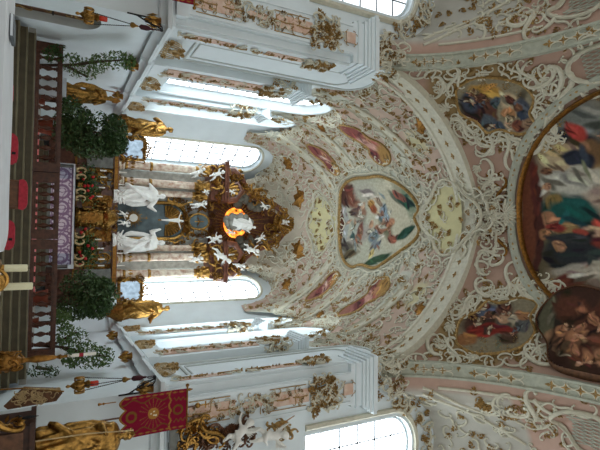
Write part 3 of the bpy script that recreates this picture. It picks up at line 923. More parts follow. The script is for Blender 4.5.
# --- the picture over the choir
loop0 = [(-1.46, 21.57), (-2.06, 20.96), (-2.27, 19.92), (-2.21, 18.9), (-2.17, 17.95), (-1.91, 17.18), (-1.52, 16.5), (-.98, 15.93), (-.48, 15.7), (-.1, 15.98), (.45, 15.65),
         (.92, 15.93), (1.4, 16.71), (1.9, 17.52), (2.25, 18.21), (2.15, 19.34), (2.3, 20.04), (2.0, 20.95), (1.3, 21.6), (0, 21.95)]
loop = smooth_loop(loop0, 5)
FB = figure_blobs
t = thing('ceiling_fresco', 'pear-shaped choir ceiling painting in a gilded frame, framed by white scrolls', 'fresco', (0, 18.8, 15.8))
bl = [(.5, .5, .5, .5, 0, (186, 186, 166), .5), (.75, .42, .3, .34, 0, (196, 190, 166), .5),
      (.09, .5, .035, .38, 0, (168, 172, 166), .3), (.03, .5, .03, .5, 0, (96, 62, 44), .4),
      (.16, .14, .13, .12, .2, (98, 62, 50), .5), (.22, .22, .1, .1, .3, (118, 70, 54), .5), (.1, .2, .06, .1, 0, (84, 56, 48), .4),
      (.42, .18, .16, .12, .4, (176, 174, 158), .5), (.52, .35, .12, .06, 1.0, (206, 198, 176), .4),
      (.3, .35, .1, .07, 1.2, (148, 112, 92), .4), (.22, .38, .07, .05, 0, (112, 90, 78), .4),
      (.22, .56, .06, .1, .1, (170, 178, 166), .35), (.3, .58, .04, .09, .1, (120, 76, 62), .5), (.28, .68, .05, .05, 0, (150, 96, 70), .4), (.2, .66, .04, .04, 0, (70, 100, 96), .4),
      (.14, .78, .12, .06, .4, (100, 96, 84), .5), (.2, .86, .1, .05, -.3, (94, 84, 64), .5), (.28, .78, .08, .04, .8, (150, 146, 126), .4),
      (.46, .3, .05, .05, 0, (184, 138, 76), .5), (.48, .36, .045, .05, 0, (146, 82, 52), .5),
      (.6, .4, .05, .1, .2, (132, 152, 164), .5), (.56, .28, .06, .03, 1.0, (150, 128, 108), .4), (.64, .46, .08, .035, .9, (140, 158, 166), .4),
      (.62, .55, .12, .045, -.5, (138, 92, 72), .5), (.7, .49, .04, .04, 0, (184, 134, 104), .4), (.55, .58, .06, .05, .3, (156, 108, 84), .4), (.48, .66, .07, .05, -.7, (108, 124, 134), .5),
      (.52, .74, .05, .09, .5, (128, 138, 142), .4), (.45, .52, .03, .05, .3, (190, 150, 122), .4),
      (.72, .68, .06, .04, .6, (150, 92, 74), .4), (.78, .66, .03, .03, 0, (96, 60, 58), .4),
      (.86, .3, .1, .045, .75, (40, 74, 62), .3), (.81, .24, .09, .03, .75, (140, 88, 76), .3), (.86, .62, .11, .045, -.75, (36, 76, 60), .3),
      (.6, .9, .16, .04, -.45, (54, 82, 58), .3), (.5, .84, .03, .05, 0, (206, 184, 120), .3)]
for i in range(30):
    bl.append((.1 + .6 * R.random(), .2 + .6 * R.random(), .03 + .03 * R.random(), .01 + .012 * R.random(), R.random() * 3, R.choice([(176, 146, 122), (140, 104, 86), (190, 186, 168), (116, 108, 98), (136, 148, 148)]), .6))
painted_patch('painting', CH, loop, 190, 140, (186, 184, 164), bl, .04, t, 4, warp=.014, fr=4)
mb = MB(); frame_on(mb, CH, loop, .15, .14, .02); mb.build('gilded_frame', 'gold_dull', t)
mw = MB(); mg = MB()
frame_on(mw, CH, [(x * 1.09, 18.8 + (y - 18.8) * 1.06) for x, y in loop], .08, .1, .02)
ring_scrolls(mw, mg, CH, [(x * 1.13, 18.8 + (y - 18.8) * 1.09) for x, y in loop], .62, .36, R, .12, 1)
ring_scrolls(mw, mg, CH, [(x * 1.3, 18.8 + (y - 18.8) * 1.17) for x, y in loop], .55, .5, R, .1, 1)
mw.build('stucco_frame', 'stucco', t); mg.build('gilded_leafwork', 'gold_dull', t)
# --- four small painted figures on the lower vault
def small_fresco(loop, name, label, base, blobs, seed, lift=.05, fw=.1, gold='gold_dull', n=(60, 50)):
    S = CH if min(b for a, b in loop) > 13.2 else NV
    t = thing(name, label, 'fresco', tuple(S.frame(sum(a for a, b in loop) / len(loop), sum(b for a, b in loop) / len(loop))[0]))
    lp = smooth_loop(loop, 5)
    painted_patch('painting', S, lp, n[0], n[1], base, blobs, lift, t, seed, warp=.02, fr=3)
    mb = MB(); frame_on(mb, S, lp, fw, fw * .8, .02); mb.build('gilded_frame', gold, t)
    return t, lp, S
SR = (150, 82, 80)
for s in (-1, 1):
    sd = WORDS[s]
    for k, (pts, seed) in enumerate((([(4.4, 18.1), (4.15, 17.3), (3.75, 17.1), (3.4, 16.6), (2.95, 16.5), (2.6, 16.9), (2.7, 17.5), (3.1, 17.75), (3.4, 17.6), (3.75, 17.9), (4.1, 18.25)], 31),
                                     ([(4.15, 21.6), (3.85, 20.95), (3.3, 20.75), (2.8, 20.75), (2.6, 21.2), (2.9, 21.6), (3.3, 21.6), (3.75, 21.85)], 33))):
        lp = [(s * a, b) for a, b in pts]
        bl = [(.5, .5, .5, .5, 0, (160, 108, 96), .5), (.3, .3, .3, .3, .6, (146, 84, 80), .5), (.6, .55, .3, .2, .7, (152, 92, 86), .5), (.5, .5, .3, .1, .6, (206, 160, 146), .4), (.85, .85 if s < 0 else .15, .3, .3, 0, (172, 134, 78), .4), (.4, .7, .2, .12, .3, (128, 72, 72), .5), (.6, .35, .1, .1, 0, (196, 142, 110), .4)]
        t, l2, S = small_fresco(lp, 'ceiling_fresco', 'small red painted figure in a stucco frame on the %s choir vault, %s' % (sd, ('nearer the nave', 'nearer the altar')[k]), (164, 116, 100), bl, seed)
        mw = MB(); mg = MB()
        ring_scrolls(mw, mg, CH, l2, .36, .3, R, .26, -s)
        mw.build('stucco_frame', 'stucco', t); mg.build('gilded_leafwork', 'gold_dull', t)
    # gilded shields near the apse, at the head of the side panels and on the arch
    for k, (x, y, z) in enumerate(((3.45, 23.7, .5), (1.55, 24.35, .6), (4.5, 19.3, .35), (3.6, 13.9, .4))):
        t = thing('gilded_shield', '%s small gilded stucco shield on the choir vault, %s' % (sd, ('beside the apse window', 'beside the top of the altarpiece', 'between the two window bays', 'behind the chancel arch')[k]), 'stucco ornament', tuple(CH.frame(s * x, y)[0]))
        f, n_ = CH.place(s * x, y)
        mb = MB()
        pts = [(-1, -.5), (-.4, -.35), (0, -.6), (.5, -.3), (1, -.55), (.85, 0), (1, .5), (.4, .4), (0, .6), (-.5, .35), (-1, .5), (-.8, 0)]
        sp = smooth_loop(pts, 4); ca = math.cos(s * .7); sa = math.sin(s * .7)
        vs = [f((a * ca - b * sa) * z, (a * sa + b * ca) * z, .05) for a, b in sp] + [f(0, 0, .14)] + [f((a * ca - b * sa) * z, (a * sa + b * ca) * z, -.02) for a, b in sp]
        m = len(sp)
        mb.add(vs, [(i, (i + 1) % m, m) for i in range(m)] + [(m + 1 + i, m + 1 + (i + 1) % m, (i + 1) % m, i) for i in range(m)])
        mb.build('shield', 'gold_matte', t)
        mw = MB()
        for i in range(7): scroll(mw, f, R.choice('CS'), i * .9 + 1.5, z * .9, .035, 1, .06, 5, (math.cos(i * .9) * z * 1.1, math.sin(i * .9) * z * .9))
        mw.build('stucco_frame', 'stucco', t)
# --- ribs of the choir vault, with gilded leaf drops
def rib(pts, w, name, label, S=CH):
    mb = MB(); mg = MB(); path = []
    P = [S.frame(x, y) for x, y in pts]
    for i in range(len(P)):
        t = (P[min(i + 1, len(P) - 1)][0] - P[max(0, i - 1)][0]).normalized()
        n = P[i][3]; path.append((P[i][0] + n * .0, t.cross(n).normalized(), n))
    mb.sweep(path, [(-w / 2, -.05), (-w / 2, .1), (-w * .38, .14), (-w * .3, .06), (w * .3, .06), (w * .38, .14), (w / 2, .1), (w / 2, -.05)])
    t = thing(name, label, 'vault rib', tuple(P[0][0]))
    mb.build('band', 'stucco', t, smooth=35)
    for i in range(2, len(P) - 1, 3):
        f = lambda a, b, l=0, p=path[i]: p[0] + p[1] * a + p[1].cross(p[2]) * b + p[2] * (l + .07)
        for q in range(4): leaf(mg, f, 0, 0, q * PI / 2, .16, .1, 0, .03)
    mg.build('gilded_leafwork', 'gold_dull', t)
for s in (-1, 1):
    sd = WORDS[s]
    for k, (a, b) in enumerate((((4.75, 16.2), (2.75, 15.3)), ((4.75, 19.9), (2.75, 19.6)), ((4.55, 22.55), (1.9, 22.0)))):
        pts = []
        for i in range(19):
            u = math.sin(i / 18 * PI / 2)
            x = a[0] + (b[0] - a[0]) * (1 - math.cos(i / 18 * PI / 2)) ; y = a[1] + (b[1] - a[1]) * (1 - math.cos(i / 18 * PI / 2))
            pts.append((s * x, y))
        rib(pts, .5, 'vault_rib', '%s white rib with gilded leaves rising from %s' % (sd, ('the first choir pilaster', 'the choir pilaster nearest the altar', 'the corner of the apse')[k]))
# --- straw-coloured fields: lattice and gilded sprays
for nm, (x, y), rx, ry in (('between the choir painting and the chancel arch', (-.05, 13.95), 1.4, 1.45), ('above the altarpiece', (0, 23.1), 1.7, .95)):
    t = thing('stucco_cartouche', 'straw-coloured stucco field with gilded sprays %s' % nm, 'stucco ornament', tuple(CH.frame(x, y)[0]))
    lp = [(x + rx * math.cos(q / 40 * 2 * PI) * (1 + .12 * math.cos(q / 40 * 8 * PI)), y + ry * math.sin(q / 40 * 2 * PI) * (1 + .12 * math.cos(q / 40 * 8 * PI))) for q in range(40)]
    mw = MB(); mg = MB(); frame_on(mw, CH, lp, .12, .12, .02)
    ring_scrolls(mw, mg, CH, lp, .5, .35, R, -.1, 1)
    ring_scrolls(mw, mg, CH, [(x + (a - x) * 1.15, y + (b - y) * 1.15) for a, b in lp], .6, .45, R, .1, 1)
    for i in range(22):
        a = i * PI / 5; q = .25 + .6 * R.random()
        f, n_ = CH.place(x + math.cos(a) * rx * q, y + math.sin(a) * ry * q)
        if i % 2: scroll(mw, f, R.choice('CS'), R.random() * 6.28, .4, .026, R.choice((-1, 1)), .03, 5, (.1, .1))
        spray(mg, f, 0, 0, R.random() * 6.28, .3, 3, 1.0, .02, R)
    mw.build('stucco_frame', 'stucco', t); mg.build('gilded_leafwork', 'gold_dull', t)
KEEP = [(4.55, 18.2), (4.2, 17.15), (3.75, 16.95), (3.4, 16.4), (2.85, 16.3), (2.4, 16.9), (2.6, 17.7), (3.1, 17.95), (3.4, 17.8), (3.75, 18.1), (4.1, 18.45)]
KEEP2 = [(4.3, 21.7), (3.95, 20.8), (3.3, 20.55), (2.7, 20.55), (2.4, 21.2), (2.8, 21.8), (3.3, 21.8), (3.75, 22.05)]
# --- loose scrollwork over the vault (nobody could count it)
for s in (-1, 1):
    for k, (y0, y1) in enumerate(((13.4, 17.6), (17.6, 21.5), (21.5, 25.8))):
        mw = MB(); mg = MB()
        for i in range(360):
            a = s * (.2 + .78 * R.random()); y = y0 + (y1 - y0) * R.random()
            w = HX * math.sqrt(max(.02, 1 - (max(0, y - 20.5) / 6.3) ** 2))
            x = w * math.sin(a * PI / 2)
            if (x / 2.75) ** 2 + ((y - 18.8) / 3.65) ** 2 < 1 or (x / 1.5) ** 2 + ((y - 13.95) / 1.5) ** 2 < 1 or (x / 1.8) ** 2 + ((y - 23.1) / 1.0) ** 2 < 1: continue
            if bool(inside(KEEP, np.array(abs(x)), np.array(y))) or bool(inside(KEEP2, np.array(abs(x)), np.array(y))): continue
            f, n_ = CH.place(x, y)
            if R.random() < .62: scroll(mw, f, R.choice('CSJ'), R.random() * 6.28, .28 + .34 * R.random(), .022 + .02 * R.random(), R.choice((-1, 1)), .03, 5)
            else: spray(mg, f, 0, 0, R.random() * 6.28, .2 + .18 * R.random(), 3, 1.0, .01, R)
        where = ('next to the chancel arch', 'over the choir windows', 'over the apse')[k]
        tag(mw.build('stucco_scrollwork', 'stucco'), 'loose white stucco scrolls on the %s choir vault %s' % (WORDS[s], where), 'stucco ornament', kind='stuff')
        tag(mg.build('gilded_leafwork', 'gold_dull'), 'scattered gilded leaf sprays on the %s choir vault %s' % (WORDS[s], where), 'stucco ornament', kind='stuff')

# --- the nave: round picture with gilded ring
RC = (-.1, 7.55); RR = 3.62
loop = [(RC[0] + RR * math.cos(q / 90 * 2 * PI), RC[1] + RR * math.sin(q / 90 * 2 * PI)) for q in range(90)]
t = thing('ceiling_fresco', 'great round nave ceiling painting of robed figures inside a gilded ring', 'fresco', (RC[0], RC[1], 16.4))
def P_(y): return (RC[1] + RR - y) / (2 * RR)
bl = [(.05, .5, .04, .45, 0, (112, 64, 44), .4), (.09, .42, .025, .2, 0, (92, 44, 38), .4), (.1, .6, .02, .25, 0, (76, 40, 34), .4), (.2, .2, .06, .09, .4, (176, 150, 118), .4),
      (.3, .1, .12, .1, 0, (126, 130, 124), .5), (.24, .24, .11, .05, .5, (184, 166, 130), .35), (.3, .2, .1, .05, .6, (44, 50, 62), .35), (.34, .26, .12, .06, .5, (120, 92, 62), .35), (.2, .3, .05, .04, 0, (176, 150, 116), .4),
      (.24, .36, .12, .07, .15, (186, 186, 172), .3), (.3, .4, .14, .05, .2, (160, 164, 152), .35), (.36, .38, .1, .06, 0, (200, 194, 176), .35),
      (.24, .49, .13, .06, .1, (30, 84, 80), .3), (.34, .5, .1, .05, .1, (34, 74, 68), .3), (.17, .46, .04, .04, 0, (150, 126, 76), .4), (.19, .55, .06, .04, .5, (160, 120, 92), .35), (.22, .58, .05, .03, 0, (150, 126, 84), .35),
      (.38, .55, .05, .04, .4, (174, 74, 58), .35), (.42, .47, .12, .08, .4, (188, 168, 150), .4), (.36, .6, .08, .03, .2, (196, 160, 136), .35), (.3, .62, .06, .025, .6, (164, 72, 58), .35),
      (.24, .68, .12, .05, .1, (50, 54, 54), .3), (.34, .67, .13, .05, -.1, (40, 44, 46), .3), (.2, .72, .08, .04, .4, (46, 48, 48), .35), (.42, .66, .08, .04, .2, (128, 56, 46), .35), (.3, .75, .12, .03, -.3, (176, 170, 156), .35),
      (.4, .78, .1, .05, .3, (166, 156, 138), .4), (.25, .82, .1, .04, -.6, (120, 66, 50), .4), (.36, .87, .12, .04, .2, (96, 66, 50), .4), (.3, .15, .05, .03, 1, (180, 70, 60), .4)]
ex = bl[:]; bl = [(.5, .5, .55, .55, 0, (132, 118, 98), .5)]
for i in range(46):
    bl += FB(.36 + .5 * R.random() if i > 14 else .14 + .25 * R.random(), .08 + .84 * R.random(), .04 + .02 * R.random(), R.random() * 6.28, R.choice([(186, 178, 158), (128, 56, 46), (44, 82, 78), (56, 60, 66), (150, 110, 72), (140, 118, 84)]), R.choice([(176, 168, 150), (112, 62, 48), (60, 84, 88)]))
bl += ex
bl += [(.19, .27, .075, .03, .5, (196, 176, 142), .3), (.25, .22, .09, .025, .55, (186, 164, 130), .3), (.29, .27, .08, .035, .5, (46, 52, 66), .3), (.15, .3, .025, .02, 0, (120, 84, 62), .4),
       (.22, .37, .11, .045, .15, (204, 202, 188), .3), (.31, .34, .08, .035, .3, (190, 186, 170), .3), (.14, .38, .02, .02, 0, (184, 140, 110), .4),
       (.25, .5, .11, .05, .08, (32, 88, 82), .3), (.14, .53, .04, .03, .6, (176, 126, 94), .35), (.17, .57, .05, .02, .2, (150, 64, 54), .35), (.12, .6, .03, .025, 0, (164, 118, 84), .4),
       (.24, .63, .1, .03, .1, (54, 58, 60), .3), (.28, .69, .11, .035, 0, (44, 48, 52), .3), (.19, .66, .03, .02, .5, (176, 134, 102), .4), (.33, .77, .08, .03, -.2, (190, 182, 164), .3)]
painted_patch('painting', NV, loop, 230, 200, (150, 138, 118), bl, .05, t, 12, warp=.012, fr=4)
mb = MB(); frame_on(mb, NV, loop, .17, .2, .03); mb.build('gilded_frame', 'gold_matte', t)
mw = MB(); mg = MB()
big = [(RC[0] + (x - RC[0]) * 1.09, RC[1] + (y - RC[1]) * 1.09) for x, y in loop]
frame_on(mw, NV, big, .3, .12, .02)
for q in range(90):
    f, n_ = NV.place(*big[q])
    a = q / 90 * 2 * PI
    if q % 2 == 0:
        e = NV.frame(*big[q]); T = NV.frame(*big[(q + 1) % 90])[0] - e[0]; an = math.atan2(T.dot(e[2]), T.dot(e[1]))
        leaf(mg, f, 0, 0, an, .22, .14, .1, .05); leaf(mg, f, 0, 0, an + PI, .16, .12, .1, .05)
mw.build('stucco_ring', 'stucco_green', t); mg.build('gilded_leafwork', 'gold_dull', t)
# dark group of figures spilling over the ring at the right
lp = [(3.3, 10.0), (2.6, 9.55), (2.35, 8.9), (2.5, 8.1), (3.0, 7.4), (4.2, 7.2), (4.85, 7.7), (4.92, 8.6), (4.75, 9.3), (4.2, 9.55), (3.75, 9.95)]
bl = [(.5, .5, .5, .5, 0, (64, 40, 30), .5), (.2, .4, .16, .3, 0, (44, 38, 30), .4), (.12, .5, .08, .4, 0, (92, 90, 70), .4), (.35, .3, .2, .16, .6, (92, 54, 38), .4), (.3, .7, .18, .1, .4, (176, 132, 98), .35), (.45, .6, .12, .1, -.4, (186, 150, 112), .35), (.5, .78, .14, .1, .3, (150, 70, 58), .35), (.55, .4, .2, .08, .7, (158, 106, 74), .35),
      (.7, .55, .2, .14, .2, (98, 60, 42), .4), (.75, .78, .16, .1, .2, (168, 120, 90), .35), (.7, .25, .2, .1, -.4, (84, 48, 36), .4), (.36, .52, .06, .05, 0, (70, 46, 34), .4), (.38, .8, .06, .05, 0, (190, 176, 150), .4), (.85, .4, .14, .1, .4, (150, 100, 70), .4)]
for i in range(5): bl += FB(.25 + .6 * R.random(), .25 + .6 * R.random(), .22, R.random() * 6.28, R.choice([(84, 50, 36), (112, 78, 56), (64, 44, 34)]), (168, 118, 86))
t = thing('ceiling_fresco', 'dark painted cloud of bare figures spilling over the ring of the round nave painting', 'fresco', tuple(NV.frame(3.7, 8.6)[0]))
lq = smooth_loop(lp, 4)
painted_patch('painting', NV, lq, 110, 110, (66, 42, 32), bl, .3, t, 21, warp=.03, fr=3)
mb = MB(); mb2 = MB()
path = frame_on(mb, NV, lq, .1, .34, 0); mb.build('rim', 'wood_mid', t)
# --- pendentive pictures either side of the chancel arch
for s in (-1, 1):
    lp = [(s * x, y) for x, y in ((4.55, 11.9), (4.75, 11.2), (4.45, 10.35), (3.9, 10.05), (3.45, 10.3), (3.0, 10.2), (2.85, 10.75), (3.1, 11.35), (3.05, 11.75), (3.45, 11.95), (3.75, 12.25), (4.2, 12.15))]
    if s < 0:
        bl = [(.5, .5, .5, .5, 0, (150, 142, 118), .5), (.25, .5, .2, .3, .3, (72, 46, 40), .4), (.18, .35, .1, .16, .2, (70, 76, 92), .4), (.35, .55, .12, .22, .2, (98, 64, 52), .4), (.3, .72, .1, .14, .3, (86, 96, 106), .35), (.42, .8, .08, .1, 0, (78, 88, 104), .35), (.45, .2, .2, .1, .3, (190, 146, 72), .4),
              (.68, .5, .12, .2, .1, (206, 186, 150), .35), (.62, .62, .1, .1, 0, (176, 128, 88), .35), (.58, .82, .07, .1, -.3, (206, 178, 150), .3), (.82, .6, .1, .2, 0, (78, 84, 96), .4), (.75, .55, .06, .06, 0, (112, 78, 58), .35), (.7, .85, .1, .1, .4, (124, 74, 58), .35), (.5, .4, .06, .1, .5, (84, 100, 108), .35), (.85, .85, .1, .1, 0, (150, 120, 96), .4)]
    else:
        bl = [(.5, .5, .5, .5, 0, (140, 132, 110), .5), (.25, .5, .22, .26, -.3, (78, 54, 42), .4), (.35, .62, .2, .12, -.2, (128, 40, 34), .35), (.55, .58, .2, .08, .1, (134, 46, 38), .35), (.3, .3, .14, .12, .3, (84, 96, 116), .35), (.35, .36, .08, .06, .4, (176, 130, 100), .35), (.5, .25, .12, .12, 0, (104, 70, 56), .4), (.55, .4, .1, .07, .3, (186, 150, 120), .35), (.7, .38, .1, .08, -.4, (176, 168, 146), .35), (.7, .7, .12, .1, .2, (80, 60, 46), .4), (.82, .45, .1, .14, 0, (96, 98, 96), .4), (.78, .3, .1, .08, .2, (160, 116, 82), .35), (.2, .8, .12, .1, 0, (150, 104, 66), .4)]
    for i in range(7): bl += FB(.2 + .6 * R.random(), .2 + .6 * R.random(), .11, R.random() * 6.28, R.choice([(120, 70, 54), (92, 98, 108), (176, 156, 122), (92, 66, 52)]), R.choice([(190, 176, 150), (96, 60, 48)]))
    t, l2, S = small_fresco(lp, 'ceiling_fresco', ('left corner painting beside the chancel arch: figure with an open book, blue and brown robes' if s < 0 else 'right corner painting beside the chancel arch: reclining figure in a red robe with putti'), (146, 136, 112), bl, 41 + s, .05, .1, 'gold_dull', (110, 100))
    mw = MB(); mg = MB()
    ctr = (s * 3.75, 11.2)
    for k, (kk, sz, ev) in enumerate(((1.1, .5, .3), (1.24, .62, .34), (1.44, .66, .38), (1.6, .6, .5))):
        lo = [(ctr[0] + (a - ctr[0]) * kk, ctr[1] + (b - ctr[1]) * kk) for a, b in l2]
        lo = [(a, b) for a, b in lo if abs(a) < 4.97 and b < 12.45]
        ring_scrolls(mw, mg, NV, lo, sz, ev, R, .08, -s)
    # long foliate arms
    for (x, y, an, z, kd) in ((3.0, 9.9, .4, 1.1, 'S'), (2.5, 10.5, 1.2, 1.0, 'C'), (2.3, 11.3, .6, 1.1, 'S'), (4.5, 9.7, 1.5, 1.0, 'C'), (3.3, 12.35, .2, .9, 'S'), (2.6, 12.0, .9, .8, 'C'), (4.6, 12.4, .8, .8, 'C'), (4.75, 11.9, 1.4, .9, 'S')):
        f, n_ = NV.place(s * x, y); scroll(mw, f, kd, s * an, z, .06, s, .06, 6); scroll(mw, f, kd, s * an + .5, z * .6, .045, s, .06, 6, (.12, .15))
        spray(mg, f, .2 * s, .1, s * an + 1.2, .55, 4, 1.0, .02, R)
    for i in range(34):
        x = 4.2 + .75 * R.random(); y = 9.9 + 2.5 * R.random()
        f, n_ = NV.place(s * x, y)
        spray(mg, f, 0, 0, R.random() * 6.28, .34, 3, 1.0, .01, R)
    for (x, y) in ((4.85, 11.2), (3.9, 12.5), (3.2, 9.7), (4.6, 12.2), (4.3, 9.8)):
        f, n_ = NV.place(s * x, y); shell(mw, f, 0, 0, R.random() * 6.28, .42)
    mw.build('stucco_frame', 'stucco', t); mg.build('gilded_leafwork', 'gold_dull', t)
    # scroll beside the key of the arch, with gilded hook
    t = thing('stucco_cartouche', '%s white stucco scroll with a gilded hook between the chancel arch and the round painting' % WORDS[s], 'stucco ornament', tuple(NV.frame(s * 1.2, 12.1)[0]))
    mw = MB(); mg = MB()
    for (x, y, an, z, kd, fl) in ((1.75, 12.2, .3, .9, 'C', 1), (1.35, 12.05, 1.1, .8, 'S', -1), (.95, 12.2, .2, .8, 'C', -1), (.7, 12.45, 1.3, .6, 'S', 1), (1.6, 11.85, 2.2, .55, 'C', 1), (1.1, 11.8, 1.9, .5, 'J', 1)):
        f, n_ = NV.place(s * x, y); scroll(mw, f, kd, s * an, z, .055, s * fl, .05, 6); scroll(mw, f, 'C', s * an + 1.2, z * .55, .04, -s * fl, .06, 6, (.1, -.1)); leaf(mg, f, .1, 0, an, .3, .12, .02, .05)
    for (x, y) in ((1.95, 12.35), (1.2, 12.35), (.8, 11.9)):
        f, n_ = NV.place(s * x, y); shell(mw, f, 0, 0, s * .8, .34)
    f, n_ = NV.place(s * 1.0, 11.75); scroll(mg, f, 'S', s * 1.0, .75, .06, s, .05, 6); spray(mg, f, 0, .1, 1, .35, 3, 1, .02, R)
    f, n_ = NV.place(s * 1.5, 12.15); spray(mg, f, 0, 0, 2, .35, 3, 1, .02, R)
    mw.build('scroll', 'stucco', t); mg.build('gilded_hook', 'gold_matte', t)
    # upper cartouche at the side of the round picture
    t = thing('stucco_cartouche', '%s lattice-filled stucco cartouche between the round painting and the side arch' % WORDS[s], 'stucco ornament', tuple(NV.frame(s * 4.5, 7.6)[0]))
    mw = MB(); mg = MB(); mlt = MB()
    YS = 7.9 if s < 0 else 6.2
    lo = smooth_loop([(s * a, YS + b) for a, b in ((3.95, 0), (4.1, .75), (4.5, 1.0), (4.85, .55), (4.9, -.4), (4.6, -.9), (4.15, -.6))], 5)
    frame_on(mw, NV, lo, .14, .14, .02)
    ring_scrolls(mw, mg, NV, lo, .65, .4, R, .15, -s)
    for (x, y, an, z, kd) in ((3.9, 1.2, 1.0, 1.0, 'S'), (4.3, 1.5, .4, .9, 'C'), (3.85, .4, 1.4, .8, 'C')):
        f, n_ = NV.place(s * x, YS + y); scroll(mw, f, kd, s * an, z, .08, s, .05, 6)
    for i in range(9):
        for d in (-1, 1):
            x0 = 4.0 + .11 * i
            f, n_ = NV.place(s * (x0), YS); mlt.tube([NV.frame(s * min(4.95, x0 + .2 * d * q), YS + .7 * q)[0] + Vector((0, 0, -.03)) for q in (-.8, -.4, 0, .4, .8)], .018, 4)
    mw.build('stucco_frame', 'stucco', t); mg.build('gilded_leafwork', 'gold_dull', t); mlt.build('lattice', 'stucco_green', t)
# --- key ornament over the chancel arch
t = thing('stucco_cartouche', 'large white and gold stucco cluster at the crown of the chancel arch', 'stucco ornament', (0, 12.2, 16.3))
mw = MB(); mg = MB()
for i in range(64):
    a = R.random() * 6.28; r = R.random() ** .6
    x = math.cos(a) * r * 1.0; y = 12.2 + math.sin(a) * r * .62
    f, n_ = NV.place(x - .1, min(y, 12.6))
    scroll(mw, f, R.choice('CSJ'), R.random() * 6.28, .34 + .35 * R.random(), .034 + .016 * R.random(), R.choice((-1, 1)), .06 + .1 * R.random(), 5)
    if i % 2 == 0: spray(mg, f, 0, 0, R.random() * 6.28, .3, 3, 1, .08, R)
for i in range(11):
    f, n_ = NV.place(-.1, 11.75); a = PI * (1.5) + (i - 5) * .28
    leaf(mw, f, 0, 0, a + PI, .62, .2, .08, .08)
for i in range(6):
    f, n_ = NV.place(-.1, 12.1); shell(mw, f, 0, 0, i * 1.05, .4)
mw.build('scroll', 'stucco', t); mg.build('gilded_leafwork', 'gold_matte', t)
